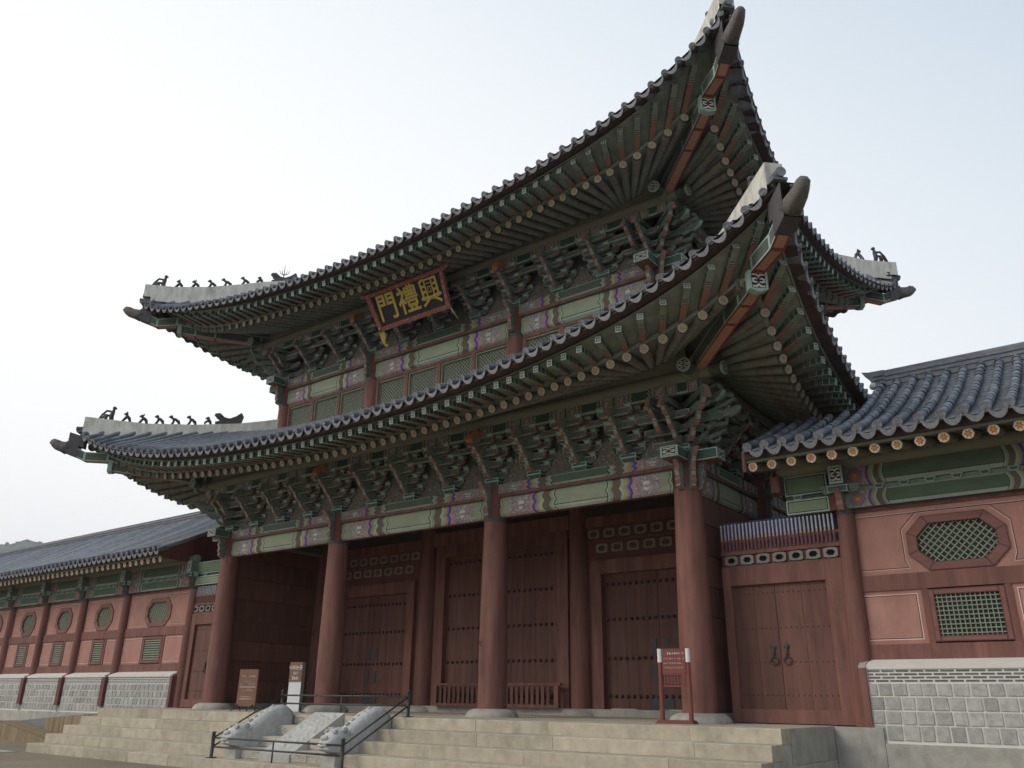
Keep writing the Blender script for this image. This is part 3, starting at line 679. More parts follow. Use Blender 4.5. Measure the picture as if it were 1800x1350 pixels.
def cluster_spec(kind, k):
    """list of (name, fn, args, local matrix). local: x along the wall, -y outward, z up from the base; k squeezes heights"""
    L_ = []; T1, T2, T3 = 0.22 * k, 0.50 * k, 0.78 * k; q = Matrix.Diagonal((1, 1, k, 1))
    L_.append(('base_block', g_judu, (), q))
    arms = [(T1, 0, 0.86), (T2, 0, 1.24), (T2, 1, 0.86), (T3, 1, 1.24), (T3, 2, 0.92), (1.06 * k, 2, 1.24), (1.06 * k, 3, 1.0)] if kind != 'corner' else [(T2, 1, 0.5), (T3, 2, 0.5)]
    for z, o, ln in arms:
        L_.append(('bracket_arm', g_arm, (ln,), TR(0, -o * STEP - 0.002 * o, z) @ q))
        for s_ in (-1, 1): L_.append(('bearing_block', g_soro, (), TR(s_ * (ln / 2 - 0.1), -o * STEP, z + 0.18 * k) @ q))
    def beaks(rot, f):
        for t, (z, s0, kd) in enumerate([(T1 + 0.02, 0.12, 0), (T2 + 0.02, 0.12 + STEP, 0), (T3 + 0.02, 0.12 + 2 * STEP, 0), (1.06 * k + 0.02, 0.10 + 3 * STEP, 1)]):
            L_.append(('beak', g_beak, (round(s0 * f, 3), kd, 1.18), rot @ TR(0.0, 0, z) @ q))
    beaks(I4, 1.0)
    if kind == 'column':
        L_.append(('column_wing', g_wing, (), TR(0, 0, -0.95) @ Matrix.Diagonal((1, 1, 1, 1)))); L_.append(('beam_tip', g_tongue, (), TR(0, -0.95, 1.34 * k)))
    return L_
def build_cluster(name, spec, parent, mat, split=True):
    root_names = ('base_block',)
    if split:
        nm, fn, a, m = spec[0]
        root = link(name, cached(nm, fn, *a), parent, mat @ m)
        for nm, fn, a, m in spec[1:]: link(nm, cached(nm, fn, *a), root, mat @ m)
        return root
    key = ('joined', name, tuple((s[0], s[2], tuple(round(v, 4) for r in s[3] for v in r)) for s in spec))
    if key not in CACHE:
        mb = MB()
        for nm, fn, a, m in spec: mb.T = m; fn(mb, *a)
        CACHE[key] = mb.mesh(name)
    return link(name, CACHE[key], parent, mat)
for si, sd in enumerate(ST_):
    q, k = sd['q'], sd['k']; z0 = sd['c1']
    def bays(lst, nb):
        out = []
        for (a, b), n in zip(zip(lst[:-1], lst[1:]), nb):
            out.append((a, 'column')); out += [(a + (b - a) * (i + 1) / (n + 1), 'mid') for i in range(n)]
        out.append((lst[-1], 'column')); return out
    fr = bays(sd['xs'], sd['nb']); sidep = bays(sd['ys'], sd['nbs'])
    mids = []
    for x, kd in fr[1:-1]: build_cluster('bracket_cluster', cluster_spec(kd, k), gate, TR(x, q, z0))
    for y, kd in sidep[1:-1]:
        build_cluster('bracket_cluster', cluster_spec(kd, k), gate, TR(L - q, y, z0) @ RZ(pi / 2), False)
        build_cluster('bracket_cluster', cluster_spec(kd, k), gate, TR(q, y, z0) @ RZ(-pi / 2), False)
    for cx, sgn in ((q, -1), (L - q, 1)):
        sp = []
        Qm = Matrix.Diagonal((1, 1, k, 1)); sp.append(('base_block', g_judu, (), Qm))
        for rot, f, xo in ((I4, 1.0, 0), (RZ(sgn * pi / 2), 1.0, 0), (RZ(sgn * pi / 4), 1.55, 0), (I4, 1.0, -sgn * 0.36), (RZ(sgn * pi / 2), 1.0, sgn * 0.36)):
            m0 = rot @ TR(xo, 0, 0)
            for z, s0, kd in ((0.24, 0.14, 0), (0.52, 0.14 + STEP, 0), (0.80, 0.14 + 2 * STEP, 0), (1.08, 0.12 + 3 * STEP, 1)):
                if xo and z < 0.5: continue
                sp.append(('beak', g_beak, (round(s0 * f, 3), kd, 1.15), m0 @ TR(0, 0, z * k) @ Qm))
        for rot in (I4, RZ(sgn * pi / 2)):
            for z, o, ln in ((0.5, 1, 1.25), (0.78, 2, 1.5), (0.22, 0, 1.1)): sp.append(('bracket_arm', g_arm, (ln,), rot @ TR(-sgn * (0.3 if rot is I4 else -0.3) * (1 if rot is I4 else 1), -o * STEP, z * k) @ Qm))
        for rot in (I4, RZ(sgn * pi / 4), RZ(sgn * pi / 2)):
            sp.append(('column_wing', g_wing, (1.15 if rot is I4 else 1.0,), rot @ TR(0, 0, -0.95)))
        for rot, s_ in ((RZ(sgn * pi / 2), 1),):
            for j, (f, fl, z) in enumerate([(1.0, 1, 1.2), (1.15, -1, 0.95), (0.8, 1, 0.7), (0.75, -1, 0.35)]):
                sp.append(('vine_carving', g_swirl, (f, fl), RZ(sgn * (0.42 + 0.07 * j) * pi) @ TR(0, 0, z * k)))
            sp.append(('cloud_arm', g_cloud, (), RZ(sgn * 0.40 * pi) @ TR(0, -0.25, 1.1 * k))); sp.append(('cloud_arm', g_cloud, (), RZ(sgn * 0.47 * pi) @ TR(0, -0.45, 0.72 * k)))
        build_cluster('corner_bracket', sp, gate, TR(cx, q, z0), True)
    # rear wall of the bracket zone and floral boards between the clusters
    zt = sd['zp'] + 0.25
    mb = MB()
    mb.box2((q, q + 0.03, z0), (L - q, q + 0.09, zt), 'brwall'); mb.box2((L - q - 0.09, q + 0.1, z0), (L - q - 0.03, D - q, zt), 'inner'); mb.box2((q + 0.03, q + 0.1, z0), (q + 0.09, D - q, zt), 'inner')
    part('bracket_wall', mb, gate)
    for (xa, _), (xb, _) in zip(fr[:-1], fr[1:]):
        w = (xb - xa) * 0.5
        mb = MB(); mb.prism([(-w * 0.66, 0.0), (w * 0.66, 0), (w * 0.56, 0.2 * k), (w * 0.36, 0.33 * k), (w * 0.2, 0.62 * k), (0, 0.84 * k), (-w * 0.2, 0.62 * k), (-w * 0.36, 0.33 * k), (-w * 0.56, 0.2 * k)], 'xz', -0.02, 0.02, 'floral', 'mint')
        part('floral_board', mb, gate, TR((xa + xb) / 2, q - 0.0, z0 + 0.005))
        # painted cross-board under the purlin, one per gap
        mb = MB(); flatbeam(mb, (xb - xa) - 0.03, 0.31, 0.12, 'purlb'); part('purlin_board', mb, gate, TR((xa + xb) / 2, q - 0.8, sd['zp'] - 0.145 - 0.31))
        mb = MB(); mb.box((0, 0, 0), ((xb - xa) - 0.02, 0.09, 0.16), 'armf', yn='armf'); part('tie_board', mb, gate, TR((xa + xb) / 2, q - 0.53, z0 + 1.07 * k))
    for mt in (TR(q - 0.42, q - 0.8, 0), TR(L - q + 0.42, q - 0.8, 0), TR(L - q + 0.8, q - 0.42, 0) @ RZ(pi / 2), TR(L - q + 0.8, D / 2, 0) @ RZ(pi / 2), TR(q - 0.8, D / 2, 0) @ RZ(-pi / 2)):
        ln_ = 0.82 if abs(mt.translation.y - D / 2) > 0.1 else D - 2 * q
        mb = MB(); flatbeam(mb, ln_, 0.31, 0.12, 'purlb'); part('purlin_board', mb, gate, mt @ TR(0, 0, sd['zp'] - 0.145 - 0.31))
    # purlins (round, ends with a white scroll disc)
    pr = 0.155; ex = 0.72; zp = sd['zp']
    for mt, ln in ((TR(L / 2, q - 0.8, zp), L - 2 * q + 1.6 + 2 * ex), (TR(L - q + 0.8, D / 2, zp) @ RZ(pi / 2), D - 2 * q + 1.6 + 2 * ex), (TR(q - 0.8, D / 2, zp) @ RZ(-pi / 2), D - 2 * q + 1.6 + 2 * ex)):
        h = ln / 2; mb = MB()
        mb.lathe([(pr + 0.015, -h), (pr + 0.015, -h + 0.05), (pr, -h + 0.06), (pr, -h + 0.35), (pr, h - 0.35), (pr, h - 0.06), (pr + 0.015, h - 0.05), (pr + 0.015, h)], 18, 'olive', 'emb', 'emb', True, 'x', ['mint', 'mint', 'grnd', 'olive', 'grnd', 'mint', 'mint'], pi / 2)
        part('purlin', mb, gate, mt)
    # ceiling behind the purlin
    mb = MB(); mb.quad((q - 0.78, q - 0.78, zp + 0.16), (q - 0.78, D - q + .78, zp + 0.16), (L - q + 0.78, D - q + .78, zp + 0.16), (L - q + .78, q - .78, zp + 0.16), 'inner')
    part('bracket_ceiling', mb, gate)

# ---------------- upper storey wall: windows between posts
sd = ST_[1]; q = n_in
def lattice_geo(mb, w, h, sp, r=0.011, diag=True):
    mb.quad((-w / 2, 0.03, 0), (w / 2, 0.03, 0), (w / 2, 0.03, h), (-w / 2, 0.03, h), 'latback')
    if diag:
        for sgn, yy in ((1, 0.0), (-1, 0.006)):
            c = -w / 2 - h
            while c < w / 2 + h:
                x0, z0, x1, z1 = (c, 0, c + h, h) if sgn > 0 else (c, h, c + h, 0)
                pts = []
                def cl(xv): return max(-w / 2, min(w / 2, xv))
                xa, xb = cl(x0), cl(x1)
                if xb - xa > 0.02:
                    za = z0 + (xa - x0) * sgn; zb = z0 + (xb - x0) * sgn
                    d = Vector((xb - xa, 0, zb - za)).normalized(); nn = Vector((-d.z, 0, d.x)) * r
                    a = Vector((xa, yy, za)); b = Vector((xb, yy, zb)); back = Vector((0, 0.02, 0))
                    mb.quad(a - nn, b - nn, b + nn, a + nn, 'lattice'); mb.quad(a - nn, a - nn + back, b - nn + back, b - nn, 'lattice')
                c += sp
    else:
        x = -w / 2 + sp / 2
        while x < w / 2: mb.box((x, 0.005, h / 2), (2 * r, 0.02, h), 'lattice'); x += sp
        z = sp / 2
        while z < h: mb.box((0, -0.004, z), (w, 0.02, 2 * r), 'lattice'); z += sp
def ring_frame(mb, w, h, t, d, m):
    for c, s_ in (((-w / 2 + t / 2, 0, h / 2), (t, d, h)), ((w / 2 - t / 2, 0, h / 2), (t, d, h)), ((0, 0, t / 2), (w - 2 * t, d, t)), ((0, 0, h - t / 2), (w - 2 * t, d, t))): mb.box(c, s_, m)
WZ0, WZ1 = 9.75, 11.17
for kind, lst, nws in (('f', sd['xs'], (3, 4, 3)), ('r', sd['ys'], (2, 2)), ('l', sd['ys'], (2, 2))):
    for (a, b), nw in zip(zip(lst[:-1], lst[1:]), nws):
        mid = (a + b) / 2; w = b - a - 0.5; mt = {'f': TR(mid, q, 0), 'r': TR(L - q, mid, 0) @ RZ(pi / 2), 'l': TR(q, mid, 0) @ RZ(-pi / 2)}[kind]
        mb = MB(); mb.box((0, 0, WZ1 - 0.05), (w, 0.2, 0.1), 'red'); mb.box((0, 0, WZ0 - 0.35), (w, 0.2, 0.7), 'red'); part('window_rail', mb, gate, mt)
        pw = w / nw
        for i in range(nw + 1):
            mb = MB(); mb.box((0, 0, 0), (0.15 if 0 < i < nw else 0.12, 0.2, WZ1 - 0.1 - WZ0), 'red'); part('window_post', mb, gate, mt @ TR(-w / 2 + i * pw + (0.06 if i == 0 else -0.06 if i == nw else 0), 0, (WZ0 + WZ1 - 0.1) / 2))
        for i in range(nw):
            mb = MB(); ring_frame(mb, pw - 0.15, WZ1 - 0.1 - WZ0, 0.06, 0.08, 'frameo'); o = part('window', mb, gate, mt @ TR(-w / 2 + (i + 0.5) * pw, -0.02, WZ0))
            mb = MB(); lattice_geo(mb, pw - 0.27, WZ1 - 0.22 - WZ0, 0.135, 0.016); part('lattice', mb, o, mt @ TR(-w / 2 + (i + 0.5) * pw, 0.0, WZ0 + 0.06))
for i, x in enumerate(sd['xs']):
    mb = MB(); column(mb, 0, 8.6, 11.22, 0.30, 0.28); mb.lathe([(0.285, 11.28), (0.28, 12.2)], 20, 'dkred'); part('column', mb, gate, TR(x, q, 0))
for x in (q, L - q):
    for y in (D / 2, D - q):
        mb = MB(); column(mb, 0, 8.6, 11.22, 0.30, 0.28); mb.lathe([(0.285, 11.28), (0.28, 12.2)], 20, 'dkred'); part('column', mb, gate, TR(x, y, 0))
mb = MB(); mb.box2((q + 0.1, q + 0.5, 8.6), (L - q - 0.1, D - q, 12.2), 'inner'); part('upper_room', mb, gate)

# ---------------- ground storey: walls and doors on the middle row
ym = D / 2
sd = ST_[0]
mb = MB(); mb.box2((-0.3, ym - 0.35, 0.0), (L + 0.3, ym + 0.35, 0.2), 'stoneg'); part('sill_stone', mb, gate)
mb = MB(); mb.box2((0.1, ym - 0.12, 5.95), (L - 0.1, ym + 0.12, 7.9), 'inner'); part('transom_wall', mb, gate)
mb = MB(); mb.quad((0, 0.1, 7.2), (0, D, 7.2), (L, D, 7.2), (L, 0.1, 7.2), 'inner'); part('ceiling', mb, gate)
def stud(mb): mb.lathe([(0.058, 0), (0.054, 0.03), (0.034, 0.052), (0.002, 0.06)], 8, 'stud', None, None, True)
STUD = cached('door_stud', stud)
RX90 = Matrix.Rotation(pi / 2, 4, 'X')
def door_leaf(x0, x1, z0, z1, rows, nst, y, nplank, plates):
    root = MB(); root.box2((0, 0.03, 0), (x1 - x0, 0.09, z1 - z0), 'red2'); o = part('door', root, gate, TR(x0, y, z0))
    pw = (x1 - x0) / nplank
    for i in range(nplank):
        mb = MB(); mb.box2((0.003, -0.0, 0), (pw - 0.003, 0.035, z1 - z0), 'red2'); part('plank', mb, o, TR(x0 + i * pw, y + random.uniform(-0.003, 0.003), z0))
    for z in rows:
        for i in range(nst):
            link('door_stud', STUD, o, TR(x0 + (i + 0.5) * (x1 - x0) / nst, y - 0.002, z) @ RX90)
    for (px, pz, w, h) in plates:
        mb = MB(); mb.box((0, 0, 0), (w, 0.02, h), 'metal'); part('iron_plate', mb, o, TR(px, y - 0.012, pz))
    return o
def doorway(x0, x1, z0, z1, rows, nst, jw, vent, plates_y, center=False):
    xm = (x0 + x1) / 2; y = ym - 0.0
    pl = lambda xx: [(xx, pz, 0.17, 0.42) for pz in plates_y] + ([(xx, z0 + 0.16, 0.3, 0.3)] if not center else [])
    door_leaf(x0, xm - 0.004, z0, z1, rows, nst, y, 5, pl(xm - 0.2)); door_leaf(xm + 0.004, x1, z0, z1, rows, nst, y, 5, pl(xm + 0.2))
    for xa, xb in ((x0 - jw, x0), (x1, x1 + jw)):
        mb = MB(); mb.box2((xa, ym - 0.2, 0.2), (xb, ym + 0.2, z1 + 0.01), 'red'); part('door_jamb', mb, gate)
    mb = MB(); mb.box2((x0 - jw, ym - 0.22, z1), (x1 + jw, ym + 0.2, z1 + 0.42), 'red'); part('door_lintel', mb, gate)
def vent_geo(mb, w=0.38, h=0.2):
    n = 16; out = []; inn = []
    for i in range(n):
        a = 2 * pi * i / n; c, s_ = math.cos(a), math.sin(a); k = 1 / max(abs(c) / (w / 2), abs(s_) / (h / 2)); out.append((c * k, s_ * k))
        r = 0.62 * (1 + 0.12 * math.cos(6 * a)); inn.append((c * w / 2 * r, s_ * h / 2 * r))
    for i in range(n):
        j = (i + 1) % n
        mb.quad((out[i][0], 0, out[i][1]), (out[j][0], 0, out[j][1]), (inn[j][0], 0, inn[j][1]), (inn[i][0], 0, inn[i][1]), 'mortar2')
        mb.quad((inn[i][0], 0, inn[i][1]), (inn[j][0], 0, inn[j][1]), (inn[j][0], 0.06, inn[j][1]), (inn[i][0], 0.06, inn[i][1]), 'mortar2')
        mb.quad((out[j][0], 0, out[j][1]), (out[i][0], 0, out[i][1]), (out[i][0], 0.06, out[i][1]), (out[j][0], 0.06, out[j][1]), 'mortar2')
    mb.quad((-w / 2, 0.058, -h / 2), (w / 2, 0.058, -h / 2), (w / 2, 0.058, h / 2), (-w / 2, 0.058, h / 2), 'dark')
M['mortar2'] = simple('vent_plaster', (0.26, 0.245, 0.21), 0.85, amt=0.12, sc=5, rand=0.1)
VENT = cached('vent', vent_geo)
PYL = [1.95, 1.15]
doorway(1.40, 5.05, 0.22, 4.06, [3.72, 2.72, 1.6, 0.55], 9, 0.35, True, PYL)
doorway(13.34, 17.0, 0.22, 4.12, [3.8, 2.75, 1.62, 0.56], 9, 0.35, True, PYL)
doorway(6.87, 11.68, 0.22, 5.2, [4.96, 3.83, 2.71, 1.61, 0.52], 11, 0.42, False, [1.98, 1.2], True)
for x0, x1 in ((0.5, A_ - 0.3), (A_ + B_ + 0.3, L - 0.5)):
    mb = MB(); mb.box2((x0, ym - 0.06, 4.4), (x1, ym + 0.1, 5.95), 'dkred'); mb.box2((x0, ym - 0.14, 5.62), (x1, ym - 0.05, 5.95), 'red'); mb.box2((x0, ym - 0.12, 5.14), (x1, ym - 0.05, 5.2), 'red'); part('vent_wall', mb, gate)
    for z, off in ((5.4, 0.0), (4.93, 0.28)):
        x = x0 + 0.28 + off
        while x < x1 - 0.2: link('vent', VENT, gate, TR(x, ym - 0.085, z) @ Matrix.Diagonal((1.1, 1, 1.45, 1))); x += 0.56
for x0, x1 in ((0.2, 1.06), (5.4, A_ - 0.2), (A_ + 0.2, 6.46), (12.09, A_ + B_ - 0.2), (A_ + B_ + 0.2, 13.0), (17.34, L - 0.2)):
    mb = MB(); mb.box2((x0, ym - 0.05, 0.2), (x1, ym + 0.1, 5.96), 'red2'); part('wall_panel', mb, gate)
mb = MB(); mb.box2((A_ + 0.3, ym - 0.2, 5.62), (A_ + B_ - 0.3, ym + 0.15, 6.1), 'red'); part('door_lintel', mb, gate)
# low barred threshold before the centre door
mb = MB(); mb.box2((6.75, ym - 0.53, 0.85), (12.0, ym - 0.40, 0.92), 'red'); mb.box2((6.84, ym - 0.53, 0.2), (11.93, ym - 0.40, 0.3), 'red')
for x in (6.92, 11.85): mb.box2((x - 0.08, ym - 0.54, 0.3), (x + 0.08, ym - 0.39, 0.83), 'red')
thr = part('threshold_fence', mb, gate)
for i in range(23):
    x = 7.13 + i * 0.2; mb = MB(); mb.box2((-0.055, -0.03, 0.3), (0.055, 0.03, 0.82), 'red2'); mb.prism([(-0.1, 0.82), (-0.055, 0.75), (0.055, 0.75), (0.1, 0.82)], 'xz', -0.025, 0.025, 'dkred', 'dkred'); part('fence_slat', mb, thr, TR(x, ym - 0.465, 0))
# side walls between front and middle columns
for x in (0.0, L):
    o = None
    mb = MB(); mb.box2((x - 0.06, 0.3, 0.2), (x + 0.06, ym - 0.25, 5.25), 'dkred'); o = part('side_wall', mb, gate)
    zz = [0.22, 0.95, 1.62, 2.3, 3.0, 3.75, 4.5, 5.2]
    for za, zb in zip(zz[:-1], zz[1:]):
        for sx in (-1, 1):
            mb = MB(); mb.box2((0, 0.02, 0.022), (0.03, ym - 0.62, zb - za - 0.022), 'red2'); part('wall_board', mb, o, TR(x + (0.06 if sx > 0 else -0.09), 0.33, za))
    mb = MB(); mb.box2((x - 0.16, 0.3, 0.0), (x + 0.16, ym - 0.2, 0.2), 'stoneg'); part('sill_stone', mb, gate)
    mb = MB(); mb.box2((x - 0.06, ym + 0.25, 0.2), (x + 0.06, D - 0.25, 6.1), 'dkred'); part('side_wall', mb, gate)

# ---------------- roofs
def side_pt(sd, a, s, z):
    return {'f': (a, -s, z), 'r': (L + s, a, z), 'l': (-s, D - a, z), 'b': (L - a, D + s, z)}[sd]
OUT = {'f': Vector((0, -1, 0)), 'r': Vector((1, 0, 0)), 'l': Vector((-1, 0, 0)), 'b': Vector((0, 1, 0))}
LEN = {'f': L, 'b': L, 'l': D, 'r': D}
CORN = {'f': (0, 1), 'r': (1, 2), 'b': (2, 3), 'l': (3, 0)}      # corner at w=-1 and w=+1 (0 front left, 1 front right, 2 back right, 3 back left)
class Curve:
    def __init__(s, sm, sc, p): s.sm, s.sc, s.p = sm, sc, p
    off = (0, 0); ex = (0, 0)
    def e(s, w): return max(0, (abs(w) - 0.7) / 0.3) ** 1.5
    def S(s, w): return s.sm + (s.sc - s.sm) * w * w
    def Z(s, w): w2 = w * w; return s.p[0] + s.p[1] * w2 + s.p[2] * w2 ** 2 + s.p[3] * w2 ** 4 + s.off[0 if w < 0 else 1] * s.e(w)
ROOF = [dict(raf=Curve(2.6, 3.3, (7.184, .867, -.38, .972)), fly=Curve(3.5, 3.95, (7.304, .97, .652, .596)), tile=Curve(3.82, 4.38, (7.608, 1.12, .652, .61)),
             sp=0.8, zin=8.1, top=-0.95, ztop=10.15, g=0.62, hip=[(4.23, 10.3), (3.46, 10.22), (2.64, 10.15), (1.37, 10.21), (0.25, 10.35), (-0.51, 10.53), (-0.9, 10.65)], hb=0.52,
             plaque=(3.37, 8.389), collar=(4.51, 8.876), tusk=(4.9, 9.44), name='lower_roof', q=0.0, cz=(-0.2, 0.0, -0.2, -0.2), hz=(0, 0.12, 0, 0)),
        dict(raf=Curve(1.5, 2.2, (13.358, .96, -1.263, 1.499)), fly=Curve(2.4, 2.85, (13.423, 1.114, .021, 1.015)), tile=Curve(2.68, 3.42, (13.753, 1.014, .021, 1.0)),
             sp=-0.17, zin=14.0, top=-D / 2 + 0.001, ztop=17.2, g=0.55, hip=[(3.36, 16.09), (2.53, 16.06), (1.59, 16.18), (0.64, 16.43), (0.08, 16.6), (-1.5, 16.95), (-3.0, 17.25), (-4.3, 17.5)], hb=0.42,
             plaque=(2.221, 14.175), collar=(3.305, 14.547), tusk=(3.748, 15.128), name='upper_roof', q=n_in, cz=(-0.42, -0.06, -0.42, -0.42), hz=(0, 0.12, -0.12, 0))]
def g_rafter(mb, ln):
    r = 0.11
    xs = [(-ln, 'grn'), (-0.95, 'busyd'), (-0.62, 'pinkl'), (-0.585, 'grn'), (-0.55, 'strip'), (-0.52, 'busyd'), (-0.14, 'mint2'), (-0.1, 'grnd'), (-0.03, 'olive'), (0, None)]
    mb.lathe([(r, x) for x, _ in xs], 12, 'grn', None, 'rosette', True, 'x', [m for _, m in xs[:-1]], 0.0)
M['mint2'] = simple('dull_mint', (0.2, 0.25, 0.2), 0.7, amt=0.15, sc=6)
M['salmon'] = simple('salmon_paint', (0.27, 0.135, 0.10), 0.65, amt=0.15, sc=5)
M['chev'] = simple('chevron_band', (0.19, 0.095, 0.075), 0.7, border=[(0.008, MINT), (0.014, (0.05, 0.06, 0.05))], amt=0.2, sc=8)
def g_fly(mb, ln):
    w, h = 0.07, 0.082
    xs = [(-ln, 'gs', 'salmon'), (-0.48, 'chev', 'chev'), (-0.42, 'grnd', 'chev'), (-0.36, 'chev', 'chev'), (-0.30, 'gedge', 'mint2'), (-0.14, 'gedge', 'grn'), (0, None, None)]
    for (x0, ms, mbt), (x1, _, _) in zip(xs[:-1], xs[1:]):
        f0 = 1.0 if x0 < -0.4 else 1.06; ms = 'grnd' if ms == 'gs' else ms
        mb.quad((x0, -w, -h), (x1, -w, -h), (x1, -w, h), (x0, -w, h), ms); mb.quad((x1, w, -h), (x0, w, -h), (x0, w, h), (x1, w, h), ms)
        mb.quad((x0, w, -h), (x1, w, -h), (x1, -w, -h), (x0, -w, -h), mbt); mb.quad((x0, -w, h), (x1, -w, h), (x1, w, h), (x0, w, h), 'grnd')
    mb.quad((0, -w, -h), (0, w, -h), (0, w, h), (0, -w, h), 'flyend')
def g_round_tile(mb, ln=0.55):
    r = 0.083
    mb.lathe([(r * 0.97, -ln), (r * 0.97, -0.28), (r * 1.0, -0.27), (r * 1.0, -0.015), (r * 1.06, -0.012), (r * 1.06, 0.012)], 12, 'tile', None, None, True, 'x')
    mb.lathe([(r * 1.06, 0.012), (r * 0.8, 0.014), (r * 0.78, 0.004)], 12, 'tileend', None, 'tileend', False, 'x')
def g_drip(mb):
    w = 0.175; n = 8; P = []
    for i in range(n + 1):
        a = -1 + 2 * i / n; P.append((a * w, -0.085 * (1 - a * a) + 0.0, -0.085 * (1 - a * a) - 0.105 * math.sqrt(max(0, 1 - (abs(a) ** 2.2)))))
    for i in range(n):
        (ya, ta, ba), (yb, tb, bb) = P[i], P[i + 1]
        mb.quad((0.012, ya, ba), (0.012, yb, bb), (0.012, yb, tb), (0.012, ya, ta), 'tileend2'); mb.quad((-0.012, yb, bb), (-0.012, ya, ba), (-0.012, ya, ta), (-0.012, yb, tb), 'tile')
        mb.quad((0.012, ya, ba), (-0.012, ya, ba), (-0.012, yb, bb), (0.012, yb, bb), 'tile')
        mb.quad((-0.45, ya, ta), (0.012, ya, ta), (0.012, yb, tb), (-0.45, yb, tb), 'tile', True); mb.quad((-0.45, yb, tb - 0.02), (0.0, yb, tb - 0.02), (0.0, ya, ta - 0.02), (-0.45, ya, ta - 0.02), 'tile', True)
M['tileend2'] = simple('drip_tile_face', (0.25, 0.25, 0.265), 0.75, amt=0.25, sc=20, rand=0.12, bump=0.5, bsc=40)
FLY = cached('flying_rafter', g_fly, 1.25); RND = cached('round_eave_tile', g_round_tile); DRP = cached('drip_tile', g_drip)
def positions(ln, sc, sp=0.402, st=0.9):
    h = ln / 2; out = [h]; a = h; d = sp
    while True:
        if a > ln - st: d = min(d + 0.022, 0.5)
        a += d
        if a > ln + sc - 0.10: break
        out.append(a)
    return [2 * h - x for x in out[:0:-1]] + out
def set_side(R, sd):
    for c in (R['raf'], R['fly'], R['tile']): c.off = tuple(R['cz'][k] * c.kz for k in CORN[sd])
